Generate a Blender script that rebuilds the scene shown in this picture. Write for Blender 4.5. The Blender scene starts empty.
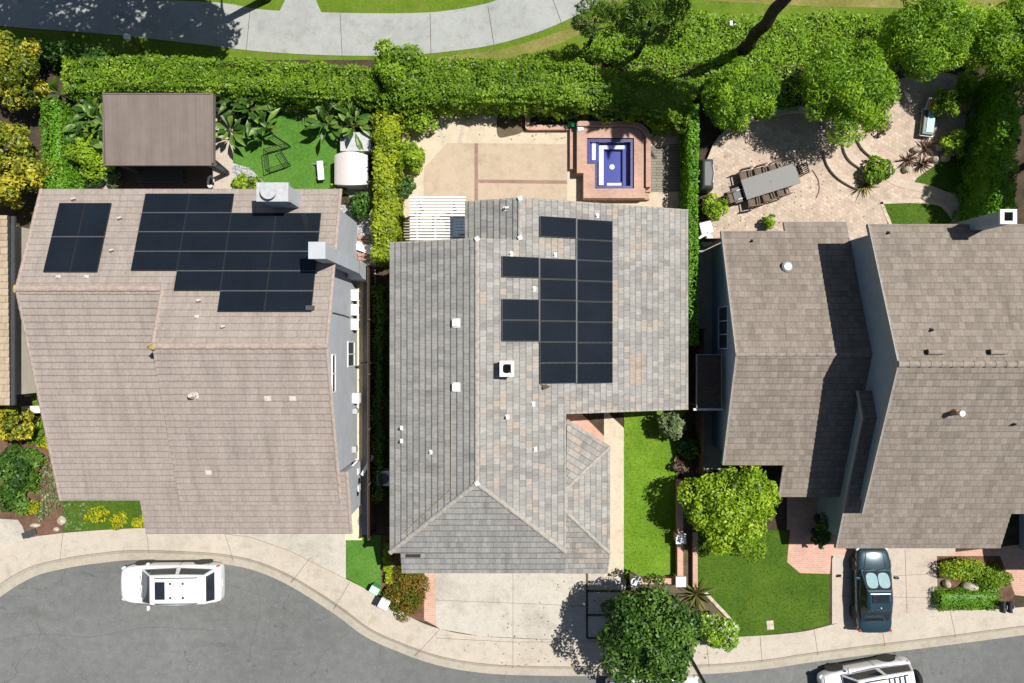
import bpy, bmesh, math, random
import numpy as np
from mathutils import Vector, Matrix, noise, geometry
random.seed(7); RNG = np.random.default_rng(11)
C = bpy.context.scene.collection
CAMZ, F, CX, CY = 36.0, 720.0, 512.0, 341.5
ZL = 0.12                                   # level of the lots above the street
def P(px, py, z=ZL):                        # measured place in the photograph -> metres
    k = (CAMZ - z) / F
    return Vector(((px - CX) * k, (CY - py) * k, z))
ORG = {}
def org(o): return ORG.get(o.name, Vector((0, 0, 0))) if o else Vector((0, 0, 0))
def tag(o, label=None, cat=None, group=None, kind=None):
    if label: o['label'] = label
    if cat: o['category'] = cat
    if group: o['group'] = group
    if kind: o['kind'] = kind
    return o
def thing(name, label, cat, loc=(0, 0, 0), group=None):
    o = bpy.data.objects.new(name, None); C.objects.link(o)
    o.location = loc; o.empty_display_size = .3; ORG[o.name] = Vector(loc)
    return tag(o, label, cat, group)
def copy_tree(o, parent=None):
    c = o.copy(); C.objects.link(c)
    if parent: c.parent = parent
    for ch in list(o.children): copy_tree(ch, c)
    return c
def finish(name, me, mats, parent, base=None):
    for m in (mats if isinstance(mats, (list, tuple)) else [mats]): me.materials.append(m)
    o = bpy.data.objects.new(name, me); C.objects.link(o)
    off = org(parent)
    if parent: o.parent = parent; ORG[o.name] = off
    elif base is not None: off = Vector(base); o.location = off; ORG[o.name] = off
    if off.length > 0: me.transform(Matrix.Translation(-off))
    return o
class MB:
    def __init__(s): s.v = []; s.f = []; s.m = []; s.uv = []
    def add(s, vs, fs, m=0, uvs=None):
        n = len(s.v); s.v += [tuple(v) for v in vs]
        for i, f in enumerate(fs):
            s.f.append([n + k for k in f]); s.m.append(m)
            s.uv.append(uvs[i] if uvs else None)
        return s
    def bx(s, x0, x1, y0, y1, z0, z1, m=0):
        vs = [(x, y, z) for z in (z0, z1) for x, y in ((x0, y0), (x1, y0), (x1, y1), (x0, y1))]
        return s.add(vs, [(3, 2, 1, 0), (4, 5, 6, 7), (0, 1, 5, 4), (1, 2, 6, 5), (2, 3, 7, 6), (3, 0, 4, 7)], m)
    def obox(s, c, size, rz=0, m=0, M=None):
        M = M or (Matrix.Translation(c) @ Matrix.Rotation(rz, 4, 'Z'))
        a, b, h = size[0] / 2, size[1] / 2, size[2] / 2
        vs = [M @ Vector((x, y, z)) for z in (-h, h) for x, y in ((-a, -b), (a, -b), (a, b), (-a, b))]
        return s.add(vs, [(3, 2, 1, 0), (4, 5, 6, 7), (0, 1, 5, 4), (1, 2, 6, 5), (2, 3, 7, 6), (3, 0, 4, 7)], m)
    def prism(s, pts, z0, z1, m=0, sides=True, bottom=False):
        pts = [Vector((p[0], p[1], 0)) for p in pts]
        area = sum(pts[i].x * pts[(i + 1) % len(pts)].y - pts[(i + 1) % len(pts)].x * pts[i].y for i in range(len(pts)))
        if area < 0: pts.reverse()
        n = len(pts); tris = geometry.tessellate_polygon([pts])
        vs = [(p.x, p.y, z1) for p in pts]; fs = []
        for t in tris:
            a, b, c = [pts[i] for i in t]
            fs.append(t if (b - a).cross(c - a).z > 0 else t[::-1])
        if bottom:
            vs2 = [(p.x, p.y, z0) for p in pts]; s.add(vs2, [f[::-1] for f in fs], m)
        s.add(vs, fs, m)
        if sides:
            vs = [(p.x, p.y, z0) for p in pts] + [(p.x, p.y, z1) for p in pts]
            s.add(vs, [(i, (i + 1) % n, n + (i + 1) % n, n + i) for i in range(n)], m)
        return s
    def tube(s, pts, r, n=8, m=0, caps=True):
        pts = [Vector(p) for p in pts]; k = len(pts)
        rs = r if isinstance(r, (list, tuple)) else [r] * k
        vs = []; up = None
        for i, p in enumerate(pts):
            d = (pts[min(i + 1, k - 1)] - pts[max(i - 1, 0)]).normalized()
            a = d.orthogonal().normalized() if up is None else (up - d * up.dot(d)).normalized()
            up = a; b = d.cross(a)
            vs += [p + (a * math.cos(t) + b * math.sin(t)) * rs[i] for t in [2 * math.pi * j / n for j in range(n)]]
        fs = [(i * n + j, i * n + (j + 1) % n, (i + 1) * n + (j + 1) % n, (i + 1) * n + j) for i in range(k - 1) for j in range(n)]
        if caps: fs += [tuple(range(n - 1, -1, -1)), tuple(range((k - 1) * n, k * n))]
        return s.add(vs, fs, m)
    def cyl(s, x, y, z0, z1, r0, r1=None, n=16, m=0):
        return s.tube([(x, y, z0), (x, y, z1)], [r0, r0 if r1 is None else r1], n, m)
    def loft(s, secs, m=0, closed=True, caps=True):
        n = len(secs[0]); k = len(secs); vs = [p for q in secs for p in q]
        fs = [(i * n + j, i * n + (j + 1) % n, (i + 1) * n + (j + 1) % n, (i + 1) * n + j) for i in range(k - 1) for j in range(n if closed else n - 1)]
        if caps: fs += [tuple(range(n - 1, -1, -1)), tuple(range((k - 1) * n, k * n))]
        return s.add(vs, fs, m)
    def strip(s, pts, w, z, m=0, h=0.003):          # ribbon on the ground along a polyline
        pts = [Vector((p[0], p[1], 0)) for p in pts]; vs = []
        for i, p in enumerate(pts):
            d = (pts[min(i + 1, len(pts) - 1)] - pts[max(i - 1, 0)]).normalized(); q = Vector((-d.y, d.x, 0)) * w / 2
            vs += [(p.x + q.x, p.y + q.y, z), (p.x - q.x, p.y - q.y, z)]
        return s.add(vs, [(2 * i, 2 * i + 1, 2 * i + 3, 2 * i + 2) for i in range(len(pts) - 1)], m)
    def build(s, name, mats, parent=None, smooth=False, bevel=0, base=None, sub=0, weld=False):
        me = bpy.data.meshes.new(name); me.from_pydata(s.v, [], s.f); me.update()
        me.polygons.foreach_set('material_index', s.m)
        if any(u for u in s.uv):
            l = me.uv_layers.new(name='UVMap').data; k = 0
            for f, u in zip(s.f, s.uv):
                for j in range(len(f)):
                    if u: l[k].uv = u[j]
                    k += 1
        if base is None and parent is None and s.v:
            a = np.array(s.v); base = (float(a[:, 0].mean()), float(a[:, 1].mean()), float(a[:, 2].min()))
        if weld:
            bm = bmesh.new(); bm.from_mesh(me); bmesh.ops.remove_doubles(bm, verts=bm.verts, dist=1e-4); bm.to_mesh(me); bm.free()
        if smooth: me.polygons.foreach_set('use_smooth', [True] * len(me.polygons))
        o = finish(name, me, mats, parent, base)
        if sub:
            md = o.modifiers.new('Subdivision', 'SUBSURF'); md.levels = sub; md.render_levels = sub
        if bevel:
            md = o.modifiers.new('Bevel', 'BEVEL'); md.width = bevel; md.segments = 2; md.limit_method = 'ANGLE'; md.angle_limit = .6
        return o
def curve(pts, n=6, closed=False):
    pts = [Vector(p) for p in pts]; out = []; N = len(pts)
    for i in range(N if closed else N - 1):
        g = (lambda k: pts[k % N]) if closed else (lambda k: pts[min(max(k, 0), N - 1)])
        p0, p1, p2, p3 = g(i - 1), g(i), g(i + 1), g(i + 2)
        for j in range(n):
            t = j / n
            out.append(.5 * ((2 * p1) + (p2 - p0) * t + (2 * p0 - 5 * p1 + 4 * p2 - p3) * t * t + (3 * p1 - p0 - 3 * p2 + p3) * t ** 3))
    if not closed: out.append(pts[-1])
    return out
def pc(l, n=6, z=ZL, closed=False): return curve([P(x, y, z) for x, y in l], n, closed)
def pp(l, z=ZL): return [P(x, y, z) for x, y in l]

# ------------------------------------------------------------------ materials
class NT:
    def __init__(s, name):
        s.mat = bpy.data.materials.new(name); s.mat.use_nodes = True
        s.t = s.mat.node_tree; s.t.nodes.clear()
        s.out = s.t.nodes.new('ShaderNodeOutputMaterial')
    def n(s, typ, ins=None, **kw):
        nd = s.t.nodes.new('ShaderNode' + typ)
        for k, v in kw.items(): setattr(nd, k, v)
        for k, v in (ins or {}).items():
            if isinstance(v, bpy.types.NodeSocket): s.t.links.new(v, nd.inputs[k])
            else: nd.inputs[k].default_value = v
        return nd
    def math(s, op, a, b=0.0, c=0.0): return s.n('Math', {0: a, 1: b, 2: c}, operation=op).outputs[0]
    def ramp(s, fac, stops, interp='LINEAR'):
        nd = s.n('ValToRGB', {0: fac}); e = nd.color_ramp.elements; nd.color_ramp.interpolation = interp
        while len(e) < len(stops): e.new(.5)
        for i, (p, c) in enumerate(stops):
            e[i].position = p; e[i].color = (c[0], c[1], c[2], 1)
        return nd.outputs[0]
    def mix(s, fac, a, b, mode='MIX'):
        nd = s.n('Mix', data_type='RGBA', blend_type=mode)
        for k, v in ((0, fac), (6, a), (7, b)):
            if isinstance(v, bpy.types.NodeSocket): s.t.links.new(v, nd.inputs[k])
            else: nd.inputs[k].default_value = (v if k == 0 else (v[0], v[1], v[2], 1))
        return nd.outputs[2]
    def noise(s, vec, scale, detail=4, rough=.55): return s.n('TexNoise', {'Vector': vec, 'Scale': scale, 'Detail': detail, 'Roughness': rough}).outputs[0]
    def pos(s): return s.n('NewGeometry').outputs['Position']
    def obj(s): return s.n('TexCoord').outputs['Object']
    def uv(s): return s.n('TexCoord').outputs['UV']
    def bsdf(s, color, rough=.8, spec=.3, metal=0, bump=None, bs=.3, bd=.02, coat=0):
        nd = s.n('BsdfPrincipled', {'Base Color': color if isinstance(color, bpy.types.NodeSocket) else (*color, 1), 'Roughness': rough, 'Specular IOR Level': spec, 'Metallic': metal, 'Coat Weight': coat})
        if bump is not None:
            b = s.n('Bump', {'Height': bump, 'Strength': bs, 'Distance': bd}); s.t.links.new(b.outputs[0], nd.inputs['Normal'])
        s.t.links.new(nd.outputs[0], s.out.inputs[0]); return nd
def sc(c, k): return tuple(min(1, x * k) for x in c)
def plain(name, col, rough=.6, spec=.4, metal=0, var=.12, scale=6, coat=0):
    t = NT(name); n = t.noise(t.obj(), scale)
    t.bsdf(t.ramp(n, [(.3, sc(col, 1 - var)), (.7, sc(col, 1 + var))]), rough, spec, metal, bump=t.noise(t.obj(), 60, 3), bs=.06, bd=.005, coat=coat); return t.mat
def concrete(name, col, dark=.72, joints=None):
    t = NT(name); p = t.pos()
    a = t.ramp(t.noise(p, .35, 6, .65), [(.32, sc(col, dark)), (.5, col), (.72, sc(col, 1.1))])
    b = t.mix(.5, a, t.ramp(t.noise(p, 2.6, 8, .7), [(.3, sc(col, .68)), (.5, col), (.75, sc(col, 1.12))]))
    st = t.ramp(t.noise(p, 1.1, 7, .75), [(.56, (1, 1, 1)), (.74, (.66, .6, .52))])
    b = t.mix(.7, b, st, 'MULTIPLY')
    sp = t.ramp(t.noise(p, 22, 3, .7), [(.35, (.86, .85, .84)), (.6, (1.04, 1.04, 1.04))])
    b = t.mix(1, b, sp, 'MULTIPLY')
    t.bsdf(b, .85, .25, bump=t.noise(p, 30, 6, .7), bs=.25, bd=.01); return t.mat
def asphalt():
    t = NT('asphalt'); p = t.pos()
    a = t.ramp(t.noise(p, .16, 6, .6), [(.3, (.120, .124, .121)), (.7, (.162, .166, .162))])
    b = t.mix(1, a, t.ramp(t.noise(p, 2.2, 8, .75), [(.3, (.8, .8, .8)), (.7, (1.14, 1.14, 1.13))]), 'MULTIPLY')
    b = t.mix(1, b, t.ramp(t.noise(p, 26, 4, .8), [(.3, (.7, .7, .7)), (.7, (1.22, 1.22, 1.22))]), 'MULTIPLY')
    st = t.ramp(t.noise(t.n('Mapping', {0: p, 3: (.25, 1.2, 1)}).outputs[0], .9, 6, .7), [(.58, (1, 1, 1)), (.75, (.74, .73, .71))])
    b = t.mix(.8, b, st, 'MULTIPLY')
    w = t.n('Mapping', {0: p}).outputs[0]
    wp = t.n('VectorMath', {0: p, 1: t.n('VectorMath', {0: t.n('TexNoise', {'Vector': p, 'Scale': .9, 'Detail': 5.}).outputs[1], 1: (1.6, 1.6, 0)}, operation='MULTIPLY').outputs[0]}, operation='ADD').outputs[0]
    vd = t.n('TexVoronoi', {'Vector': wp, 'Scale': .17}, feature='DISTANCE_TO_EDGE', voronoi_dimensions='2D').outputs['Distance']
    gate = t.ramp(t.noise(p, .35, 3), [(.46, (0, 0, 0)), (.56, (1, 1, 1))])
    line = t.math('LESS_THAN', vd, .0035)
    b = t.mix(t.math('MULTIPLY', t.math('MULTIPLY', line, gate), .5), b, (.05, .05, .05))
    oil = t.math('MULTIPLY', t.math('LESS_THAN', t.n('TexVoronoi', {'Vector': wp, 'Scale': .9}, voronoi_dimensions='2D').outputs['Distance'], .10), t.ramp(t.noise(p, .7, 3), [(.5, (0, 0, 0)), (.6, (1, 1, 1))]))
    b = t.mix(t.math('MULTIPLY', oil, .35), b, (.06, .06, .06))
    fl = t.math('LESS_THAN', t.n('TexVoronoi', {'Vector': p, 'Scale': 1.9}, voronoi_dimensions='2D').outputs['Distance'], .035)
    b = t.mix(t.math('MULTIPLY', fl, .45), b, (.36, .35, .32))
    t.bsdf(b, .9, .25, bump=t.noise(p, 60, 4, .8), bs=.4, bd=.01); return t.mat
def tile_mat(name, w, h, cols, patch=None, joint=.8, grime=.25, lichen=None, course=.35):
    t = NT(name); uv = t.uv(); s = t.n('SeparateXYZ', {0: uv}); u, v = s.outputs[0], s.outputs[1]
    row = t.math('FLOOR', t.math('DIVIDE', v, h))
    off = t.math('MULTIPLY', t.n('TexWhiteNoise', {'W': row}, noise_dimensions='1D').outputs[0], .35)
    uu = t.math('ADD', t.math('ADD', t.math('DIVIDE', u, w), t.math('MULTIPLY', t.math('MODULO', t.math('ABSOLUTE', row), 2.), .5)), off)
    cell = t.math('FLOOR', uu)
    cv = t.n('CombineXYZ', {0: cell, 1: row}).outputs[0]
    rnd = t.n('TexWhiteNoise', {'Vector': cv}, noise_dimensions='2D')
    blotch = t.noise(cv, .18, 3)
    f = t.math('ADD', t.math('MULTIPLY', rnd.outputs[0], .72), t.math('MULTIPLY', blotch, .30))
    k = len(cols); c = t.ramp(f, [(.08 + .84 * i / (k - 1), q) for i, q in enumerate(cols)])
    p = t.pos()
    if patch:
        cl = t.n('TexNoise', {'Vector': cv, 'Scale': .23, 'Detail': 2.}).outputs[0]
        pf = t.math('MULTIPLY', t.math('GREATER_THAN', t.math('ADD', t.math('MULTIPLY', rnd.outputs[0], .20), cl), patch[1]), patch[2] if len(patch) > 2 else .6)
        c = t.mix(pf, c, patch[0])
    if patch:
        px_ = t.n('SeparateXYZ', {0: p}); inb = lambda o_, a, b: t.math('MULTIPLY', t.math('GREATER_THAN', px_.outputs[o_], a), t.math('LESS_THAN', px_.outputs[o_], b))
        for x0, x1, y0, y1, k in ((5.25, 6.0, -1.95, -.6, .62), (2.3, 3.1, -3.0, -2.3, .3), (-.9, -.2, -4.9, -4.2, .35), (1.7, 2.3, 4.0, 4.6, .3)):
            c = t.mix(t.math('MULTIPLY', t.math('MULTIPLY', inb(0, x0, x1), inb(1, y0, y1)), k), c, (.36, .25, .17))
    c = t.mix(grime, c, t.ramp(t.noise(t.n('Mapping', {0: uv, 3: (2.2, .28, 1)}).outputs[0], 1.0, 8, .72), [(.3, sc(cols[0], .66)), (.5, cols[len(cols) // 2]), (.7, sc(cols[-1], 1.12))]))
    c = t.mix(1, c, t.ramp(t.noise(p, 9, 6, .8), [(.3, (.80, .80, .80)), (.7, (1.12, 1.12, 1.12))]), 'MULTIPLY')
    if lichen:
        c = t.mix(t.ramp(t.noise(p, 3.2, 7, .75), [(lichen[1], (0, 0, 0)), (lichen[1] + .07, (1, 1, 1))]), c, lichen[0])
    fr = t.math('FRACT', uu); e = t.math('MINIMUM', fr, t.math('SUBTRACT', 1., fr))
    jn = t.math('LESS_THAN', e, .03)
    c = t.mix(t.math('MULTIPLY', jn, joint), c, sc(cols[0], .45))
    fv = t.math('FRACT', t.math('DIVIDE', v, h))
    ed = t.ramp(t.math('ADD', fv, t.math('MULTIPLY', t.noise(p, 9, 4), .12)), [(.12, (1, 1, 1)), (.24, (0, 0, 0))])
    c = t.mix(t.math('MULTIPLY', ed, course), c, sc(cols[0], .42))
    hgt = t.math('ADD', t.math('MULTIPLY', rnd.outputs[0], .4), t.math('MINIMUM', t.math('MULTIPLY', e, 12.), 1.))
    hgt = t.math('ADD', hgt, t.math('MULTIPLY', t.noise(p, 20, 5, .7), .5))
    t.bsdf(c, .88, .2, bump=hgt, bs=.5, bd=.012); return t.mat
def brick_mat(name, c1, c2, mortar, w=.2, h=.1, rot=0, third=None, ms=.01):
    t = NT(name); p = t.n('Mapping', {0: t.pos(), 2: (0, 0, rot)}).outputs[0]
    b = t.n('TexBrick', {'Vector': p, 'Color1': (*c1, 1), 'Color2': (*c2, 1), 'Mortar': (*mortar, 1), 'Scale': 1., 'Mortar Size': ms, 'Mortar Smooth': .3, 'Brick Width': w, 'Row Height': h, 'Bias': 0.})
    c = b.outputs[0]
    n = t.noise(p, .7, 6, .65)
    c = t.mix(1, c, t.ramp(n, [(.3, (.8, .8, .8)), (.7, (1.14, 1.12, 1.1))]), 'MULTIPLY')
    if third:
        q = t.n('VectorMath', {0: t.n('VectorMath', {0: p, 1: (1 / w, 1 / h, 1)}, operation='MULTIPLY').outputs[0]}, operation='FLOOR').outputs[0]
        c = t.mix(t.math('MULTIPLY', t.math('GREATER_THAN', t.n('TexWhiteNoise', {'Vector': q}, noise_dimensions='2D').outputs[0], .66), .6), c, third)
    c = t.mix(1, c, t.ramp(t.noise(p, 20, 4, .75), [(.3, (.85, .85, .85)), (.7, (1.1, 1.1, 1.1))]), 'MULTIPLY')
    t.bsdf(c, .88, .2, bump=t.math('SUBTRACT', t.math('MULTIPLY', t.noise(p, 40, 3), .3), b.outputs[1]), bs=.4, bd=.01); return t.mat
def leaf_mat(name, dark, mid, light, trans=.36, rough=.45):
    t = NT(name); a = t.n('Attribute', attribute_name='tint').outputs['Fac']
    f = t.math('ADD', t.math('MULTIPLY', a, .75), t.math('MULTIPLY', t.noise(t.pos(), 1.1, 3), .3))
    c = t.ramp(f, [(.12, dark), (.5, mid), (.9, light)])
    pr = t.n('BsdfPrincipled', {'Base Color': c, 'Roughness': rough, 'Specular IOR Level': .3})
    tr = t.n('BsdfTranslucent', {'Color': t.mix(1, c, (1.25, 1.2, .7), 'MULTIPLY')})
    m = t.n('MixShader', {0: trans, 1: pr.outputs[0], 2: tr.outputs[0]})
    t.t.links.new(m.outputs[0], t.out.inputs[0]); return t.mat
def grass_mat(name, dark, mid, light, scale=1.):
    t = NT(name); p = t.pos()
    c = t.ramp(t.noise(p, .5 * scale, 6, .7), [(.3, dark), (.5, mid), (.72, light)])
    c = t.mix(1, c, t.ramp(t.noise(p, 9, 6, .8), [(.25, (.62, .62, .6)), (.7, (1.25, 1.25, 1.2))]), 'MULTIPLY')
    c = t.mix(1, c, t.ramp(t.noise(p, 45, 3, .8), [(.25, (.6, .6, .6)), (.7, (1.25, 1.25, 1.2))]), 'MULTIPLY')
    c = t.mix(t.ramp(t.noise(p, .8, 7, .75), [(.58, (0, 0, 0)), (.75, (.55, .55, .55))]), c, (light[0] * 1.5, light[1] * .95, light[2] * 1.2))
    t.bsdf(c, .9, .12, bump=t.noise(p, 50, 4, .8), bs=.8, bd=.03); return t.mat
def soil_mat(name, a, b):
    t = NT(name); p = t.pos()
    c = t.ramp(t.noise(p, 1.3, 8, .75), [(.3, a), (.7, b)])
    c = t.mix(1, c, t.ramp(t.noise(p, 25, 5, .8), [(.3, (.55, .55, .55)), (.7, (1.3, 1.3, 1.3))]), 'MULTIPLY')
    t.bsdf(c, .95, .1, bump=t.noise(p, 30, 6, .8), bs=.8, bd=.04); return t.mat
def gravel_mat(name, cols, scale):
    t = NT(name); v = t.n('TexVoronoi', {'Vector': t.pos(), 'Scale': scale})
    c = t.ramp(t.n('SeparateColor', {0: v.outputs['Color']}).outputs[0], [(i / (len(cols) - 1), q) for i, q in enumerate(cols)])
    t.bsdf(c, .9, .2, bump=t.math('SUBTRACT', 1., v.outputs['Distance']), bs=.9, bd=.04); return t.mat
def glass_dark(name, col=(.012, .016, .022), rough=.06):
    t = NT(name); t.bsdf(t.ramp(t.noise(t.obj(), 2), [(.3, col), (.7, sc(col, 1.6))]), rough, .6, bump=None); return t.mat

M = {}
M['asphalt'] = asphalt()
M['walk'] = concrete('sidewalk_concrete', (.43, .385, .32), .8)
M['drive'] = concrete('driveway_concrete', (.44, .41, .355), .56)
M['drive_pink'] = concrete('pinkish_concrete', (.43, .37, .31), .8)
M['path'] = concrete('path_concrete', (.31, .325, .31), .7)
M['gutter'] = concrete('gutter_concrete', (.37, .335, .27), .7)
M['cream'] = concrete('cream_concrete', (.50, .43, .325), .84)
M['tan'] = concrete('tan_stamped_concrete', (.42, .335, .25), .76)
M['grey_slab'] = concrete('grey_slab', (.30, .29, .27), .75)
M['joint'] = plain('joint_filler', (.13, .11, .09), .9, .1)
M['crack'] = plain('crack_sealer', (.10, .102, .10), .8, .2)
M['rust_line'] = plain('rusty_gutter_line', (.33, .25, .17), .9, .1)
M['roof_left'] = tile_mat('brown_pink_roof_tile', .30, .285, [(.262, .224, .195), (.296, .252, .222), (.33, .283, .252)], None, .12, .55, None, .55)
M['roof_mid'] = tile_mat('grey_mixed_roof_tile', .27, .295, [(.17, .165, .154), (.225, .218, .203), (.285, .275, .256), (.345, .33, .308)], ((.39, .285, .205), .725, .5), .4, .35, None, .62)
M['roof_mid_grey'] = tile_mat('grey_shaded_slope_roof_tile', .27, .295, [(.155, .153, .145), (.207, .204, .194), (.25, .245, .232), (.295, .288, .272)], None, .35, .5, None, .8)  # darker tile copy; shade of slopes turned from the sun is in its colour
M['roof_right'] = tile_mat('brown_grey_roof_tile', .27, .295, [(.15, .127, .105), (.19, .161, .134), (.225, .192, .162), (.262, .226, .193)], None, .35, .35, None, .4)
M['roof_tan'] = tile_mat('tan_roof_tile', .4, .3, [(.33, .255, .18), (.38, .30, .215), (.42, .335, .245)], None, .5, .3)
M['cap'] = plain('ridge_tile_grey', (.30, .28, .25), .85, .2, var=.25)
M['cap_left'] = plain('ridge_tile_brown', (.32, .255, .22), .85, .2, var=.2)
M['cap_right'] = plain('ridge_tile_dark_brown', (.235, .20, .168), .85, .2, var=.25)
M['lichen'] = plain('yellow_lichen', (.36, .28, .09), .9, .1, var=.4)
M['fascia_grey'] = plain('fascia_grey', (.28, .28, .28), .6)
M['fascia_white'] = plain('fascia_white', (.62, .62, .6), .6)
M['fascia_dark'] = plain('fascia_dark', (.05, .05, .055), .5)
M['stucco_grey'] = plain('grey_stucco', (.40, .42, .45), .9, .1, var=.06, scale=2)
M['stucco_blue'] = plain('blue_grey_stucco', (.29, .345, .40), .9, .1, var=.06, scale=2)
M['stucco_cream'] = plain('cream_stucco', (.5, .46, .38), .9, .1, var=.06, scale=2)
M['foundation'] = plain('cream_foundation', (.62, .52, .36), .9, .1)
M['white'] = plain('white_paint', (.66, .66, .65), .5, .4, var=.04)
M['offwhite'] = plain('off_white_pvc', (.56, .52, .495), .45, .4, var=.04)
M['metal_grey'] = plain('galvanised_metal', (.42, .44, .46), .45, .5, .3)
M['metal_light'] = plain('light_aluminium', (.44, .45, .46), .5, .4, .3)
M['black'] = plain('black_plastic', (.02, .021, .023), .5, .4)
M['charcoal'] = plain('charcoal_metal', (.05, .053, .058), .5, .4)
M['dark_wood'] = plain('dark_brown_wood', (.085, .06, .045), .7, .2, var=.3, scale=9)
M['wood'] = plain('teak_wood', (.36, .20, .10), .6, .3, var=.25, scale=9)
M['grey_wood'] = plain('weathered_wood', (.33, .31, .27), .85, .2, var=.2, scale=9)
M['brick'] = brick_mat('red_brick', (.42, .22, .16), (.34, .18, .13), (.38, .32, .27))
M['brick_pale'] = brick_mat('pale_red_brick', (.55, .30, .22), (.47, .25, .19), (.48, .42, .36), .2, .1)
M['brick_spa'] = brick_mat('spa_brick', (.47, .30, .235), (.41, .255, .20), (.40, .30, .24), .2, .1)
M['paver'] = brick_mat('beige_pavers', (.50, .41, .33), (.36, .295, .24), (.30, .245, .20), .21, .17, .5, (.44, .325, .26), .008)
M['paver_pale'] = brick_mat('pale_border_pavers', (.50, .42, .34), (.46, .38, .31), (.38, .31, .25), .3, .2, .2, None, .008)
M['turf'] = grass_mat('green_turf', (.055, .15, .022), (.08, .195, .03), (.11, .235, .04))
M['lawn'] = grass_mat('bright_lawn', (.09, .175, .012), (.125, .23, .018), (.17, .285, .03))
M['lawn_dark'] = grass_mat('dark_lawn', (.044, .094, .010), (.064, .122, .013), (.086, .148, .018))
M['verge'] = grass_mat('park_grass', (.075, .13, .012), (.11, .18, .016), (.16, .19, .04), .7)
M['dry'] = grass_mat('dry_grass', (.13, .14, .035), (.20, .19, .055), (.27, .23, .10), .8)
M['soil'] = soil_mat('dark_soil', (.035, .028, .02), (.10, .075, .05))
M['mulch'] = soil_mat('red_mulch', (.09, .05, .035), (.22, .13, .09))
M['bed'] = soil_mat('planter_earth', (.08, .065, .04), (.17, .13, .085))
M['gravel'] = gravel_mat('grey_gravel', [(.16, .16, .17), (.32, .32, .33), (.5, .5, .5)], 14)
M['vent_tan'] = plain('tan_vent', (.50, .45, .40), .7, .2)
M['brick_dark'] = brick_mat('dark_brick_band', (.29, .185, .14), (.24, .155, .12), (.26, .2, .16), .2, .1)
M['deck'] = brick_mat('deck_planks', (.215, .205, .17), (.18, .172, .145), (.07, .065, .055), 2.4, .14, 0, None, .012)
M['rail'] = plain('dark_panel_rail', (.11, .117, .124), .5, .3, .3)
M['flue_fill'] = plain('matt_black_flue', (.008, .008, .008), 1., 0)  # matt black for the plug that closes each flue opening
M['rock'] = plain('pale_rock', (.42, .37, .30), .9, .1, var=.3, scale=5)
M['rubber'] = plain('tyre_rubber', (.018, .018, .019), .85, .2)
M['rim'] = plain('alloy_rim', (.35, .36, .37), .35, .5, .7)
M['glass'] = glass_dark('dark_glass')
M['pane'] = glass_dark('window_pane', (.035, .06, .065), .08)
M['car_white'] = plain('white_car_paint', (.70, .72, .75), .25, .5, var=.015, coat=.6)
M['car_blue'] = plain('dark_teal_car_paint', (.018, .045, .062), .25, .5, .25, var=.05, coat=.8)
M['shade'] = plain('silver_sunshade', (.22, .34, .36), .6, .3, 0)
M['red_lens'] = plain('red_lens', (.45, .02, .02), .25, .5)
M['clear_lens'] = plain('clear_lens', (.6, .62, .62), .15, .6)
M['orange'] = plain('orange_fabric', (.55, .19, .05), .9, .1)
M['aqua'] = plain('aqua_fabric', (.42, .66, .68), .9, .1)
M['pale_blue'] = plain('pale_blue_fabric', (.6, .68, .72), .9, .1)
M['slate'] = plain('slate_table', (.082, .082, .078), .5, .4, var=.08)
M['rattan'] = plain('brown_rattan', (.13, .095, .07), .8, .2, var=.3, scale=30)
M['bark'] = soil_mat('bark', (.06, .045, .03), (.16, .125, .09))
M['palm_bark'] = soil_mat('palm_bark', (.045, .035, .028), (.12, .09, .07))
M['green_box'] = plain('pale_green_box', (.42, .60, .50), .5, .3)
M['blue_pot'] = plain('blue_glaze', (.03, .2, .45), .2, .6)
M['navy'] = plain('navy_fabric', (.05, .09, .15), .8, .2)
def brown_metal():
    t = NT('brown_roof_panel'); p = t.obj(); s = t.n('SeparateXYZ', {0: p})
    st = t.noise(t.n('CombineXYZ', {0: t.math('MULTIPLY', s.outputs[0], 1.6), 1: t.math('MULTIPLY', s.outputs[1], .12)}).outputs[0], 1.6, 4)
    c = t.ramp(st, [(.3, (.132, .105, .09)), (.7, (.19, .155, .135))])
    c = t.mix(.4, c, t.ramp(t.noise(p, 1.3, 5), [(.3, (.13, .105, .09)), (.7, (.2, .17, .15))]))
    t.bsdf(c, .55, .35, bump=t.noise(p, 3, 3), bs=.1); return t.mat
M['brown_metal'] = brown_metal()
def solar():
    t = NT('solar_cells'); p = t.uv()
    b = t.n('TexBrick', {'Vector': p, 'Color1': (.0085, .012, .0175, 1), 'Color2': (.0095, .013, .019, 1), 'Mortar': (.014, .018, .025, 1), 'Scale': 1., 'Mortar Size': .004, 'Brick Width': .156, 'Row Height': .156}, offset=0.)
    c = t.mix(1, b.outputs[0], t.ramp(t.noise(t.pos(), .6, 4), [(.3, (.85, .85, .85)), (.7, (1.15, 1.15, 1.15))]), 'MULTIPLY')
    c = t.mix(t.ramp(t.noise(t.pos(), 5, 8, .8), [(.66, (0, 0, 0)), (.8, (.25, .25, .25))]), c, (.12, .12, .12))
    t.bsdf(c, .1, .3); return t.mat
M['solar'] = solar()
def blue_tile(name, a, b, m):
    t = NT(name); k = t.n('TexBrick', {'Vector': t.pos(), 'Color1': (*a, 1), 'Color2': (*b, 1), 'Mortar': (*m, 1), 'Scale': 1., 'Mortar Size': .006, 'Brick Width': .1, 'Row Height': .1}, offset=0.)
    t.bsdf(k.outputs[0], .25, .5); return t.mat
M['navy_tile'] = blue_tile('navy_spa_tile', (.012, .014, .09), (.035, .038, .18), (.08, .08, .22))
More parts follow.
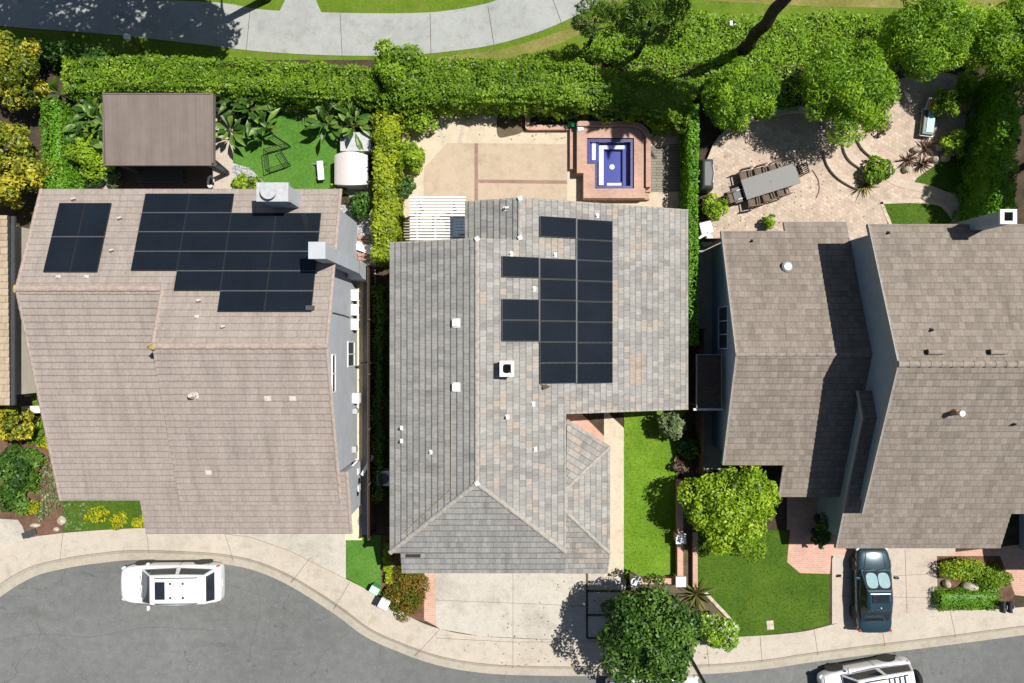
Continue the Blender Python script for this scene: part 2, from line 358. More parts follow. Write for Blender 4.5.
M['blue_plaster'] = blue_tile('blue_spa_floor', (.030, .036, .21), (.036, .042, .25), (.04, .045, .25))
M['spa_white'] = plain('white_spa_edge', (.75, .72, .80), .5, .3, var=.03)
def water():
    t = NT('clear_water'); p = t.pos()
    tr = t.n('BsdfTransparent', {0: (.86, .9, .98, 1)}); bmp = t.n('Bump', {'Height': t.noise(p, 4, 3), 'Strength': .15, 'Distance': .03})
    gl = t.n('BsdfGlossy', {'Roughness': .02}); t.t.links.new(bmp.outputs[0], gl.inputs['Normal'])
    fr = t.n('Fresnel', {0: 1.33}); m = t.n('MixShader', {0: fr.outputs[0], 1: tr.outputs[0], 2: gl.outputs[0]})
    t.t.links.new(m.outputs[0], t.out.inputs[0]); return t.mat
M['water'] = water()
L = {}
L['hedge'] = leaf_mat('hedge_leaves', (0.0702, 0.1482, 0.0125), (0.1638, 0.2886, 0.0187), (0.312, 0.4524, 0.0343))
L['hedge_lime'] = leaf_mat('lime_hedge_leaves', (0.1248, 0.195, 0.0125), (0.2808, 0.3666, 0.0218), (0.468, 0.5304, 0.0343))
L['clip'] = leaf_mat('clipped_hedge_leaves', (0.0702, 0.1872, 0.0125), (0.1326, 0.3042, 0.0187), (0.2028, 0.4134, 0.0281))
L['lime'] = leaf_mat('lime_tree_leaves', (0.1248, 0.2184, 0.0125), (0.2418, 0.3822, 0.0187), (0.4212, 0.5772, 0.0437))
L['bright'] = leaf_mat('bright_tree_leaves', (0.0858, 0.1872, 0.0125), (0.1794, 0.3354, 0.0187), (0.3276, 0.507, 0.0343))
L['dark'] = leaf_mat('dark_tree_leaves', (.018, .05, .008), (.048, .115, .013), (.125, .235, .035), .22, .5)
L['pine'] = leaf_mat('pine_needles', (0.0343, 0.0858, 0.0125), (0.0858, 0.1716, 0.0187), (0.2028, 0.312, 0.0468))
L['yellow'] = leaf_mat('yellow_leaves', (.14, .19, .015), (.30, .33, .025), (.64, .54, .05))
L['olive'] = leaf_mat('olive_green_leaves', (.05, .085, .01), (.11, .16, .015), (.19, .24, .025))
L['gold'] = leaf_mat('golden_flowers', (.30, .27, .01), (.55, .46, .012), (.75, .62, .02))
L['banana'] = leaf_mat('broad_leaves', (.02, .055, .012), (.055, .125, .018), (.17, .27, .045), .2, .4)
L['sage'] = leaf_mat('sage_leaves', (0.096, 0.138, 0.06), (0.168, 0.228, 0.096), (0.276, 0.336, 0.168))
L['red'] = leaf_mat('red_tipped_leaves', (.06, .085, .008), (.13, .155, .014), (.34, .15, .025))
L['spike'] = leaf_mat('spiky_leaves', (0.042, 0.054, 0.024), (0.12, 0.126, 0.036), (0.312, 0.264, 0.072))
L['bronze'] = leaf_mat('bronze_leaves', (0.06, 0.042, 0.036), (0.132, 0.084, 0.066), (0.24, 0.168, 0.12))
L['white_flower'] = leaf_mat('white_petals', (.6, .6, .6), (.72, .72, .72), (.8, .8, .8))
L['ivy'] = leaf_mat('ivy_leaves', (0.0936, 0.2028, 0.0156), (0.1794, 0.3354, 0.0218), (0.2964, 0.4602, 0.0343))
# ------------------------------------------------------------------ foliage
def unit(a): return a / np.maximum(np.linalg.norm(a, axis=1, keepdims=True), 1e-9)
def leaves(name, pts, nrm, size, mats, parent=None, aspect=.55, spread=.5, core=None, base=None, tint=None, midx=None):
    n = len(pts); d = unit(nrm + spread * RNG.normal(size=(n, 3)))
    t = unit(np.cross(d, RNG.normal(size=(n, 3)))); b = np.cross(d, t)
    l = (size * RNG.uniform(.65, 1.3, (n, 1))); w = l * aspect
    V = np.stack([pts - t * l / 2, pts + b * w / 2 - t * l * .08, pts + t * l / 2 - d * l * .12, pts - b * w / 2 - t * l * .08], 1).reshape(-1, 3)
    q = np.arange(4 * n).reshape(-1, 4); tn = RNG.uniform(0, 1, n) if tint is None else np.clip(tint + RNG.normal(0, .16, n), 0, 1)
    mi = np.zeros(n, int) if midx is None else midx
    if core is not None:
        cv, cf = core; q = np.vstack([q, cf + len(V)]); V = np.vstack([V, cv]); tn = np.concatenate([tn, RNG.uniform(.1, .5, len(cf))]); mi = np.concatenate([mi, np.zeros(len(cf), int)])
    me = bpy.data.meshes.new(name); me.vertices.add(len(V)); me.vertices.foreach_set('co', V.astype(np.float32).ravel())
    me.loops.add(q.size); me.loops.foreach_set('vertex_index', q.astype(np.int32).ravel())
    me.polygons.add(len(q)); me.polygons.foreach_set('loop_start', (np.arange(len(q)) * 4).astype(np.int32))
    me.update(calc_edges=True)
    me.attributes.new('tint', 'FLOAT', 'FACE').data.foreach_set('value', tn.astype(np.float32))
    me.polygons.foreach_set('material_index', mi.astype(np.int32))
    if base is None and parent is None: base = (float(V[:, 0].mean()), float(V[:, 1].mean()), float(V[:, 2].min()))
    return finish(name, me, mats, parent, base)
def blob(c, r, nu=14, nv=8, jit=.12):
    th = np.linspace(0, 2 * np.pi, nu, endpoint=False); ph = np.linspace(.08, np.pi - .08, nv)
    T, Ph = np.meshgrid(th, ph); k = 1 + jit * RNG.normal(size=T.shape)
    V = np.stack([c[0] + r[0] * k * np.sin(Ph) * np.cos(T), c[1] + r[1] * k * np.sin(Ph) * np.sin(T), c[2] + r[2] * k * np.cos(Ph)], -1).reshape(-1, 3)
    F_ = [[i * nu + j, (i + 1) * nu + j, (i + 1) * nu + (j + 1) % nu, i * nu + (j + 1) % nu] for i in range(nv - 1) for j in range(nu)]
    return V, np.array(F_)
def crown_points(c, r, n, clumps=40, crad=.36, low=-.45, shell=.72):
    k = np.arange(clumps) + .5; z = 1 - (1 - low) * k / clumps; ph = k * 2.39996 + RNG.uniform(0, 6)
    dirs = np.stack([np.sqrt(1 - z * z) * np.cos(ph), np.sqrt(1 - z * z) * np.sin(ph), z], 1)
    dirs = unit(dirs + .22 * RNG.normal(size=dirs.shape)); rad = shell * RNG.uniform(.58, 1.2, (clumps, 1))
    cc = dirs * rad; cr = crad * RNG.uniform(.5, 1.3, clumps); ct = RNG.uniform(.12, .88, clumps)
    w = cr ** 2; idx = RNG.choice(clumps, n, p=w / w.sum())
    u = unit(RNG.normal(size=(n, 3)) + .55 * dirs[idx]); q = cc[idx] + u * (cr[idx] * RNG.uniform(.55, 1.08, n) ** .6)[:, None]
    r = np.array(r); return np.array(c) + q * r, unit(u + np.array([0, 0, .35])), ct[idx]
def tree(name, label, cat, c, r, mat, n=9000, leaf=.2, clumps=42, trunk=.14, group=None, aspect=.55, core=True, lean=(0, 0), crad=.36, low=-.45, shell=.72, mix=.4):
    base = (c[0] + lean[0], c[1] + lean[1], ZL); t = thing(name, label, cat, base, group)
    p, nn, tt = crown_points(c, r, n, clumps, crad, low, shell)
    mi = (RNG.uniform(0, 1, n) + .5 * (tt - .5) < mix).astype(int) if isinstance(mat, list) else None
    leaves('crown', p, nn, leaf, mat, t, aspect, midx=mi, core=blob(c, [q * (.58 if core else .3) for q in r]) if core else None, tint=tt)
    m = MB(); mid = Vector((c[0], c[1], c[2] - r[2] * .25)); b = Vector(base)
    m.tube([b, b.lerp(mid, .5) + Vector((.06, -.05, 0)), mid], [trunk, trunk * .8, trunk * .6], 10)
    for i in range(6):
        a = i * 1.05 + random.random(); s = b.lerp(mid, .55 + .07 * i)
        m.tube([s, s + Vector((math.cos(a) * r[0] * .35, math.sin(a) * r[1] * .35, r[2] * .3)), s + Vector((math.cos(a) * r[0] * .7, math.sin(a) * r[1] * .7, r[2] * .45))], [trunk * .45, trunk * .3, trunk * .1], 6)
    m.build('trunk', M['bark'], t, smooth=True); return t
def shrub(name, label, cat, c, r, mats, n=1500, leaf=.14, group=None, clumps=14, aspect=.55, mix=None, crad=.42):
    p, nn, tt = crown_points(c, r, n, clumps, crad, -.15); p[:, 2] = np.maximum(p[:, 2], ZL + .02)
    ml = mats if isinstance(mats, list) else [mats]
    mi = None if len(ml) < 2 else (RNG.uniform(0, 1, n) < (mix or .2)).astype(int)
    o = leaves(name, p, nn, leaf, ml, None, aspect, core=blob(c, [q * .45 for q in r]), tint=tt, midx=mi, base=(c[0], c[1], ZL)); return tag(o, label, cat, group)
def hedge(name, label, pts, w, h, mat, leaf=.13, dens=170, rough=.16, group=None, mat_idx=None, z0=ZL, cat='hedge', aspect=.6):
    pts = [Vector((p[0], p[1], 0)) for p in pts]; seg = [(pts[i], pts[i + 1]) for i in range(len(pts) - 1)]
    ln = [(b - a).length for a, b in seg]; tot = sum(ln); per = w + 2 * h; n = int(dens * (tot * per + 2 * w * h))
    P_, N_, T_ = [], [], []
    def at(s):
        i = 0
        while i < len(seg) - 1 and s > ln[i]: s -= ln[i]; i += 1
        a, b = seg[i]; d = (b - a).normalized(); return a + d * s, d
    endf = w * h / (tot * per + 2 * w * h)
    for i in range(n):
        e = random.random()
        if e < 2 * endf:
            s = 0 if e < endf else tot; c, d = at(s); q = Vector((-d.y, d.x, 0)); sg = -1 if s == 0 else 1
            p = c + q * random.uniform(-w / 2, w / 2) + Vector((0, 0, z0 + h * random.random())); nn = d * sg
        else:
            s = random.uniform(0, tot); c, d = at(s); q = Vector((-d.y, d.x, 0)); u = random.uniform(0, per)
            if u < h: p = c - q * w / 2 + Vector((0, 0, z0 + u)); nn = -q
            elif u < h + w: p = c + q * (u - h - w / 2) + Vector((0, 0, z0 + h)); nn = Vector((0, 0, 1))
            else: p = c + q * w / 2 + Vector((0, 0, z0 + u - h - w)); nn = q
            top = abs(u - h - w / 2) / (w / 2)
            if p.z > z0 + h * .8 and top > .75: nn = (nn + (Vector((0, 0, .6)) + q * math.copysign(.5, u - h - w / 2))).normalized(); p -= Vector((nn.x, nn.y, 1)) * .12 * w
        cell = noise.voronoi(p * (1.1 if rough > .12 else 2.))[0]; d1 = cell[0]; v = noise.noise(p * .9) * 1.1 + noise.noise(p * 2.6) * .8 + (.45 - d1) * (2.2 if rough > .12 else 1.)
        if d1 > .62 and random.random() < .55: continue
        p = p + nn * (rough * v + random.uniform(-.08, .06)); p.z = max(p.z, z0 + .02)
        P_.append(p); N_.append(nn); T_.append(.5 + .42 * noise.noise(p * 1.3) + .3 * noise.noise(p * .45) - .25 * max(0, d1 - .4))
    cw, ch = w * .66, h * .78; V = []; Fc = []
    ss = np.linspace(.12 * w, tot - .12 * w, max(2, int(tot / .5)))
    for s in ss:
        c, d = at(s); q = Vector((-d.y, d.x, 0))
        for a, z in ((-.5, 0), (-.5, .82), (-.36, 1), (.36, 1), (.5, .82), (.5, 0)):
            V.append(c + q * cw * a + Vector((0, 0, z0 + ch * z)))
    for i in range(len(ss) - 1):
        for j in range(5): Fc.append([i * 6 + j, i * 6 + j + 1, i * 6 + 7 + j, i * 6 + 6 + j])
    c0 = pts[0]
    o = leaves(name, np.array(P_), np.array(N_), leaf, mat, None, aspect, .6, (np.array(V), np.array(Fc)), (c0.x, c0.y, z0), np.array(T_)); return tag(o, label, cat, group)
def inside(px, py, poly):
    c = False; j = len(poly) - 1
    for i in range(len(poly)):
        if (poly[i][1] > py) != (poly[j][1] > py) and px < (poly[j][0] - poly[i][0]) * (py - poly[i][1]) / (poly[j][1] - poly[i][1]) + poly[i][0]: c = not c
        j = i
    return c
def scatter(poly, n):
    xs = [p[0] for p in poly]; ys = [p[1] for p in poly]; out = []
    while len(out) < n:
        x, y = random.uniform(min(xs), max(xs)), random.uniform(min(ys), max(ys))
        if inside(x, y, poly): out.append((x, y))
    return out
def grass(poly, dens, mat, h=.05, z=ZL + .02, name='grass', label=None):
    a = abs(sum(poly[i][0] * poly[i - 1][1] - poly[i - 1][0] * poly[i][1] for i in range(len(poly)))) / 2
    q = scatter(poly, int(a * dens)); p = np.array([(x, y, z + h * .4 * random.random()) for x, y in q]); n = len(p)
    nn = unit(RNG.normal(size=(n, 3)) * np.array([1, 1, .35])); o = leaves(name, p, nn, h * 2, mat, None, .22, .3)
    return tag(o, label, 'grass', kind='stuff')
def groundcover(name, label, poly, dens, mat, leaf, hgt, cat='ground cover'):
    a = abs(sum(poly[i][0] * poly[i - 1][1] - poly[i - 1][0] * poly[i][1] for i in range(len(poly)))) / 2
    P_ = []
    for x, y in scatter(poly, int(a * dens)):
        v = Vector((x, y, 0)); P_.append((x, y, ZL + hgt * (.5 + .5 * noise.noise(v * .8) + .35 * noise.noise(v * 2.3)) * random.uniform(.8, 1) + .03))
    p = np.array(P_); o = leaves(name, p, np.tile([0, 0, 1.], (len(p), 1)), leaf, mat, None, .6, .7)
    return tag(o, label, cat, kind='stuff')
def blades(m, c, n, length, width, rise=(.3, 1.2), droop=.5, segs=5, petiole=.0):
    for i in range(n):
        a = 2 * math.pi * (i * .618 + random.uniform(-.06, .06)); e = random.uniform(*rise); L_ = length * random.uniform(.65, 1.15)
        d = Vector((math.cos(a), math.sin(a), 0)); s = Vector((-d.y, d.x, 0)); vs = []
        for k in range(segs + 1):
            t = k / segs; r = t * L_
            p = Vector(c) + d * r * math.cos(e) + Vector((0, 0, r * math.sin(e) - droop * L_ * t * t * .8))
            wd = width * (max(.06, math.sin(math.pi * min(1, max(0, (t - petiole) / (1 - petiole))) ** .8)) if t > petiole else .07) / 2
            tw = random.uniform(-.2, .2)
            vs += [p + s * wd + Vector((0, 0, wd * (.35 + tw))), p, p - s * wd + Vector((0, 0, wd * (.35 - tw)))]
        m.add(vs, [f for k in range(segs) for f in ((3 * k, 3 * k + 1, 3 * k + 4, 3 * k + 3), (3 * k + 1, 3 * k + 2, 3 * k + 5, 3 * k + 4))])
def rosette(name, label, cat, c, n, length, width, mat, rise=(.2, 1.2), droop=.3, group=None, heads=1, petiole=0, spread=.4, trunk=0):
    t = thing(name, label, cat, (c[0], c[1], ZL), group); m = MB()
    for h in range(heads):
        q = Vector((c[0], c[1], ZL + trunk)) + (Vector((random.uniform(-1, 1) * spread, random.uniform(-1, 1) * spread, random.uniform(0, .4) * (heads > 1))) if heads > 1 else Vector())
        blades(m, q, n, length, width, rise, droop, petiole=petiole)
        st = MB(); st.tube([(q.x, q.y, ZL - .02), (q.x, q.y, q.z + .12)], [.07, .05], 7); st.build('stem', M['bark'], t, smooth=True)
    o = m.build('leaf_cluster', mat, t); o.data.attributes.new('tint', 'FLOAT', 'FACE').data.foreach_set('value', np.repeat(RNG.uniform(0, 1, n * heads), 10).astype(np.float32))
    return t

# ------------------------------------------------------------------ roofs
class Plane:                                         # z = z0 + a*(x-x0) + b*(y-y0)
    def __init__(s, x0, y0, z0, a, b): s.k = (x0, y0, z0, a, b); s.n = Vector((-a, -b, 1)).normalized()
    def z(s, x, y): x0, y0, z0, a, b = s.k; return z0 + a * (x - x0) + b * (y - y0)
    def pt(s, x, y): return Vector((x, y, s.z(x, y)))
    def px(s, px, py):
        u, v = (px - CX) / F, (CY - py) / F; x0, y0, z0, a, b = s.k   # ray (0,0,H)+t(u,v,-1)
        t = (CAMZ - z0 + a * x0 + b * y0) / (1 + a * u + b * v); return Vector((u * t, v * t, CAMZ - t))
    def frame(s):
        e = Vector((0, 0, 1)).cross(s.n).normalized(); return e, s.n.cross(e)
def clip(poly, v, keep_above):
    out = []
    for i in range(len(poly)):
        a, b = poly[i], poly[(i + 1) % len(poly)]; ia = (a[1] >= v) == keep_above; ib = (b[1] >= v) == keep_above
        if ia: out.append(a)
        if ia != ib:
            t = (v - a[1]) / (b[1] - a[1]); out.append((a[0] + (b[0] - a[0]) * t, v))
    return out
def roof_face(m, pl, poly, th=.295, step=.03, slab=.14, mi=0):
    e, s = pl.frame(); q = [pl.pt(p[0], p[1]) for p in poly]
    if (q[1] - q[0]).cross(q[2] - q[1]).z < 0: q.reverse()
    uv = [(p.dot(e), p.dot(s)) for p in q]; base = q[0] - e * uv[0][0] - s * uv[0][1]
    v0 = min(u[1] for u in uv); v1 = max(u[1] for u in uv); k = math.floor(v0 / th + 1e-6)
    while k * th < v1 - 1e-4:
        a, b = k * th, (k + 1) * th; c = clip(clip(uv, a, True), b, False); k += 1
        if len(c) < 3: continue
        cl = [c[0]]
        for x in c[1:]:
            if abs(x[0] - cl[-1][0]) + abs(x[1] - cl[-1][1]) > 1e-5: cl.append(x)
        if abs(cl[0][0] - cl[-1][0]) + abs(cl[0][1] - cl[-1][1]) < 1e-5: cl.pop()
        if len(cl) < 3: continue
        vs = [base + e * u + s * v + pl.n * (step * (1 - (v - a) / th) + .004) for u, v in cl]
        m.add(vs, [tuple(range(len(vs)))], mi, [[(u, v - .002 if v > b - 1e-4 else v + .001) for u, v in cl]])
        for i in range(len(cl)):
            j = (i + 1) % len(cl)
            if cl[i][1] < a + 1e-4 and cl[j][1] < a + 1e-4:
                lo = [base + e * cl[x][0] + s * cl[x][1] - pl.n * .004 for x in (i, j)]
                m.add([lo[0], lo[1], vs[j], vs[i]], [(0, 1, 2, 3)], mi, [[(cl[i][0], a + .01), (cl[j][0], a + .01), (cl[j][0], a + .02), (cl[i][0], a + .02)]])
    n = len(q); dn = Vector((0, 0, -slab)); vs = q + [p + dn for p in q]
    m.add(vs, [(i, n + i, n + (i + 1) % n, (i + 1) % n) for i in range(n)] + [tuple(n + i for i in range(n - 1, -1, -1))], 1)
def ridge(m, a, b, r=.12, lift=.03, seg=.42, mat=0):
    a, b = Vector(a), Vector(b); d = b - a; n = max(1, round(d.length / seg)); d.normalize(); sd = d.cross(Vector((0, 0, 1))).normalized(); up = sd.cross(d)
    st = (b - a) / n
    for i in range(n):
        p0 = a + st * i; p1 = a + st * (i + 1) + d * .03; rr = (r * 1.12, r * .92); vs = []
        for p, q in ((p0, rr[0]), (p1, rr[1])):
            for k in range(7):
                t = math.pi * k / 6; vs.append(p + sd * math.cos(t) * q + up * (math.sin(t) * q * .62 + lift - .02))
        m.add(vs, [(k, k + 1, k + 8, k + 7) for k in range(6)] + [(6, 5, 4, 3, 2, 1, 0), (7, 8, 9, 10, 11, 12, 13)], mat)
def panel(pl, cx, cy, w, h, parent, lift=.10, th=.04):
    e, s = pl.frame()
    c = pl.pt(cx, cy) + pl.n * lift; m = MB()
    M4 = Matrix((e.to_4d(), s.to_4d(), pl.n.to_4d(), (0, 0, 0, 1))).transposed(); M4[3][3] = 1
    for i in range(3): M4[3][i] = 0
    M4.translation = c
    m.obox(None, (w, h, th), M=M4, m=1)
    a, b, z = w / 2 - .018, h / 2 - .018, th / 2 + .002
    m.add([M4 @ Vector(v) for v in ((-a, -b, z), (a, -b, z), (a, b, z), (-a, b, z))], [(0, 1, 2, 3)], 0, [[(0, 0), (2 * a, 0), (2 * a, 2 * b), (0, 2 * b)]])
    return m.build('solar_panel', [M['solar'], M['black']], parent)
def rail(pl, p0, p1, parent, w=.035, lift=.115):
    a, b = pl.pt(*p0) + pl.n * lift, pl.pt(*p1) + pl.n * lift; d = (b - a).normalized(); q = pl.n.cross(d) * w / 2; m = MB(); dn = pl.n * -.05
    m.add([a - q, a + q, b + q, b - q, a - q + dn, a + q + dn, b + q + dn, b - q + dn], [(0, 1, 2, 3), (4, 7, 6, 5), (0, 4, 5, 1), (1, 5, 6, 2), (2, 6, 7, 3), (3, 7, 4, 0)])
    m.v = m.v; m.f = [f if True else f for f in m.f]
    return m.build('mounting_rail', M['rail'], parent)
def vent(pl, px, py, parent, col='vent_tan', r=.06, h=.32, pad=.17, name='vent_pipe', elbow=False):
    c = pl.px(px, py); e, s = pl.frame(); m = MB(); g = c + pl.n * .045
    m.add([g - e * pad - s * pad * .8, g + e * pad - s * pad * .8, g + e * pad + s * pad * .8, g - e * pad + s * pad * .8], [(0, 1, 2, 3)])
    m.tube([c, c + Vector((0, 0, h * .7)), c + Vector((0, 0, h))], [r * 1.3, r, r], 12)
    m.tube([c + Vector((0, 0, h * .62)), c + Vector((0, 0, h * .74))], [r * 1.7, r * 1.2], 12)
    if elbow: m.tube([c + Vector((0, 0, h)), c + Vector((.02, 0, h + .06)), c + Vector((.16, .04, h + .04))], [r, r, r], 10)
    return m.build(name, M[col], parent, bevel=.004)
def box_vent(pl, px, py, parent, col='white', w=.3, d=.27, h=.2):
    c = pl.px(px, py); e, s = pl.frame(); M4 = Matrix((e.to_4d(), s.to_4d(), pl.n.to_4d(), (0, 0, 0, 1))).transposed()
    for i in range(3): M4[3][i] = 0
    M4.translation = c; m = MB(); a, b = w / 2, d / 2
    v = [(-a * 1.3, -b * 1.3, .05), (a * 1.3, -b * 1.3, .05), (a * 1.3, b * 1.3, .05), (-a * 1.3, b * 1.3, .05)]
    m.add([M4 @ Vector(x) for x in v], [(0, 1, 2, 3)])
    v = [(-a, -b, 0), (a, -b, 0), (a, b, 0), (-a, b, 0), (-a, -b, h), (a, -b, h), (a * .8, b * .9, h * .55), (-a * .8, b * .9, h * .55)]
    m.add([M4 @ Vector(x) for x in v], [(4, 5, 6, 7), (1, 2, 6, 5), (2, 3, 7, 6), (3, 0, 4, 7)])
    m.add([M4 @ Vector(x) for x in v], [(0, 1, 5, 4)], 1)
    return m.build('roof_vent', [M[col], M['charcoal']], parent)
def walls(m, x0, x1, y0, y1, yr, zs, zn, zr, zb=ZL - .1):   # gable walls, ridge along X at yr
    v = [(x0, y0, zb), (x1, y0, zb), (x1, y1, zb), (x0, y1, zb), (x0, y0, zs), (x1, y0, zs), (x1, y1, zn), (x0, y1, zn), (x0, yr, zr), (x1, yr, zr)]
    m.add(v, [(0, 1, 5, 4), (1, 2, 6, 9, 5), (2, 3, 7, 6), (3, 0, 4, 8, 7)])
def window_x(x, y0, y1, z0, z1, parent, face=1, n=2, name='window'):   # window in a wall facing +X/-X
    m = MB(); w = .06; d = .05 * face
    def bar(a, b, c, e): m.bx(min(x - d, x + d), max(x - d, x + d), a, b, c, e)
    bar(y0 - w, y1 + w, z0 - w, z0); bar(y0 - w, y1 + w, z1, z1 + w); bar(y0 - w, y0, z0, z1); bar(y1, y1 + w, z0, z1)
    for i in range(1, n): yy = y0 + (y1 - y0) * i / n; bar(yy - .025, yy + .025, z0, z1)
    o = m.build(name, M['white'], parent)
    g = MB(); g.bx(x + .012 * face if face > 0 else x - .02, x + .02 if face > 0 else x - .012, y0, y1, z0, z1); g.build('pane', M['pane'], o)
    return o
# ------------------------------------------------------------------ the setting
m = MB(); m.bx(-160, 160, -160, 160, -.4, -.06); tag(m.build('ground', M['dry'], base=(0, 0, 0)), kind='structure')
CURB = [(-60, 640), (-25, 617), (0, 597), (33, 577), (67, 568), (100, 563), (133, 560), (180, 561), (223, 564), (256, 571), (290, 586), (333, 613), (366, 637), (399, 652), (433, 664), (467, 671), (513, 675), (600, 676), (706, 674), (766, 669), (806, 663), (866, 655), (933, 647), (1024, 635), (1150, 618), (1500, 560)]
curb = curve(pp(CURB, 0), 5)
m = MB(); m.prism([(p.x, p.y + .02) for p in curb] + [(60, -40), (-60, -40), (-60, -14.9)], -.05, 0, sides=False)
street = tag(m.build('street', M['asphalt'], base=(0, -15, 0)), kind='structure')
def offs(pts, d):
    out = []
    for i, p in enumerate(pts):
        t = (pts[min(i + 1, len(pts) - 1)] - pts[max(i - 1, 0)]).normalized(); out.append(p + Vector((-t.y, t.x, 0)) * d)
    return out
g1 = offs(curb, .36); g2 = offs(curb, .5)
m = MB()
for a, b, za, zb in ((curb, g1, .004, .03), (g1, g2, .03, .115)):
    vs = []
    for p, q in zip(a, b): vs += [(p.x, p.y, za), (q.x, q.y, zb)]
    m.add(vs, [(2 * i, 2 * i + 2, 2 * i + 3, 2 * i + 1) for i in range(len(a) - 1)])
tag(m.build('curb', M['gutter'], base=(0, -12, 0), smooth=False), kind='structure')
# lot soil under everything north of the curb
m = MB(); m.prism([(p.x, p.y) for p in g2] + [(60, 13.9), (-60, 13.9)], -.1, ZL - .03); tag(m.build('lot_soil', M['soil'], base=(0, 0, 0)), kind='structure')
IN = [(-60, 590), (-25, 560), (0, 551), (25, 539), (63, 533), (146, 528), (200, 531), (250, 537), (290, 551), (346, 579), (378, 596), (410, 617), (440, 629), (480, 636), (560, 640), (640, 640), (736, 637), (800, 632), (840, 623), (900, 614), (960, 610), (1024, 607), (1150, 590), (1500, 530)]
inn = curve(pp(IN), 5)
m = MB(); m.prism([(p.x, p.y) for p in g2] + [(p.x, p.y) for p in reversed(inn)], 0, ZL + .004); walk = tag(m.build('sidewalk', M['walk'], base=(0, -12, 0)), kind='structure')
def joint(par, segs, w=.022, z=ZL + .008, mat='joint', name='joint'):
    m = MB()
    for s in segs: m.strip([P(x, y) for x, y in s], w, z)
    return m.build(name, M[mat], par)
joint(walk, [[(146, 528), (149, 553)], [(310, 558), (291, 583)], [(440, 629), (415, 656)], [(63, 533), (60, 560)], [(225, 534), (233, 560)], [(350, 582), (334, 609)], [(513, 640), (513, 668)], [(760, 636), (762, 662)], [(814, 629), (818, 655)], [(880, 617), (885, 646)], [(950, 611), (956, 638)], [(706, 639), (709, 666)]], .02)
m = MB(); m.strip([(p.x, p.y) for p in offs(curb, .52)], .025, ZL + .009); m.build('curb_joint', M['joint'], walk)
m = MB()
for s in ([(334, 612), (352, 625), (322, 655), (316, 683), (320, 720)], [(256, 575), (260, 610), (252, 650), (256, 690)], [(0, 640), (40, 632), (90, 636), (150, 626), (215, 632)], [(440, 668), (443, 690)], [(920, 650), (926, 690)], [(230, 585), (300, 612), (318, 640)]):
    q = curve([P(x, y, 0) + Vector((random.uniform(-.1, .1), random.uniform(-.1, .1), 0)) for x, y in s], 10)
    m.strip([(p.x + noise.noise(p * 3) * .06, p.y + noise.noise(p * 3.1 + Vector((9, 0, 0))) * .06) for p in q], .022, .004)
m.build('crack', M['crack'], street)
def flat(name, pts, mat, dz=.004, kind='structure', parent=None, thick=.1, curved=False, n=6):
    q = pc(pts, n, closed=True) if curved else pp(pts)
    m = MB(); m.prism([(p.x, p.y) for p in q], ZL - thick, ZL + dz); o = m.build(name, M[mat], parent)
    if kind and not parent: tag(o, kind=kind)
    return o
dl = flat('driveway', [(146, 500), (346, 500), (346, 579), (320, 566), (290, 551), (250, 537), (200, 531), (146, 528)], 'drive', .002)
joint(dl, [[(203, 531), (250, 537)], [(250, 537), (290, 551)], [(290, 551), (346, 579)]], .018, ZL + .010)
dm = flat('driveway', [(436, 545), (626, 545), (626, 640), (560, 640), (480, 636), (440, 629), (436, 626)], 'drive', .002)
joint(dm, [[(513, 573), (513, 640)], [(436, 600), (586, 606)]], .016)
joint(dm, [[(587, 573), (587, 638)], [(587, 591), (640, 591)], [(587, 615), (640, 615)], [(587, 638), (628, 638)]], .11, ZL + .012, 'dark_wood', 'wood_divider')
joint(dm, [[(436, 638), (513, 642), (626, 642)]], .018, ZL + .012)
flat('brick_strip', [(425, 550), (436, 550), (436, 626), (424, 620)], 'brick_pale', .006)
flat('driveway', [(-60, 515), (20, 520), (27, 540), (0, 552), (-30, 562)], 'drive', .002)
dr = flat('driveway', [(840, 535), (955, 535), (957, 612), (900, 614), (840, 623), (832, 624), (832, 560)], 'drive_pink', .002)
joint(dr, [[(905, 550), (907, 613)], [(840, 578), (955, 573)], [(840, 596), (950, 598)]], .016)
flat('brick_walk', [(787, 480), (850, 480), (850, 553), (831, 556), (830, 574), (800, 573), (787, 562)], 'brick_pale', .006)
flat('brick_walk', [(955, 552), (1060, 540), (1060, 600), (1015, 595), (942, 560)], 'brick_pale', .006)
# front walk and lawn of the middle house
flat('front_walk', [(604, 405), (612, 417), (624, 428), (624, 577), (604, 577)], 'cream', .004)
flat('brick_landing', [(566, 402), (580, 412), (608, 440), (608, 450), (560, 450), (560, 402)], 'brick_pale', .003)
def lawn(pts, mat, dens, h, name='lawn', lm=None, curved=False, glabel=None):
    o = flat(name, pts, mat, .016, curved=curved)
    poly = [(p.x, p.y) for p in (pc(pts, 6, closed=True) if curved else pp(pts))]
    if dens: grass(poly, dens, lm, h, label=glabel)
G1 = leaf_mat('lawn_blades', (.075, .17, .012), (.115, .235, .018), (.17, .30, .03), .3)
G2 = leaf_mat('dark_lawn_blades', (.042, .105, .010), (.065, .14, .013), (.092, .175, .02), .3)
G3 = leaf_mat('turf_blades', (.05, .145, .02), (.075, .19, .028), (.105, .23, .038), .2)
lawn([(624, 405), (690, 405), (677, 425), (677, 579), (624, 579)], 'lawn', 130, .05, lm=G1, glabel='bright green front lawn of the middle house beside the concrete walk')
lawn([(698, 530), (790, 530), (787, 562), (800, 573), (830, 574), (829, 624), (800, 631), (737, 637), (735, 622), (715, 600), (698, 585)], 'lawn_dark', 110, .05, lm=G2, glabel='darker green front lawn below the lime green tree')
lawn([(346, 535), (381, 535), (381, 594), (378, 596), (346, 577)], 'turf', 110, .04, lm=G3, glabel='small green lawn wedge between two driveways')
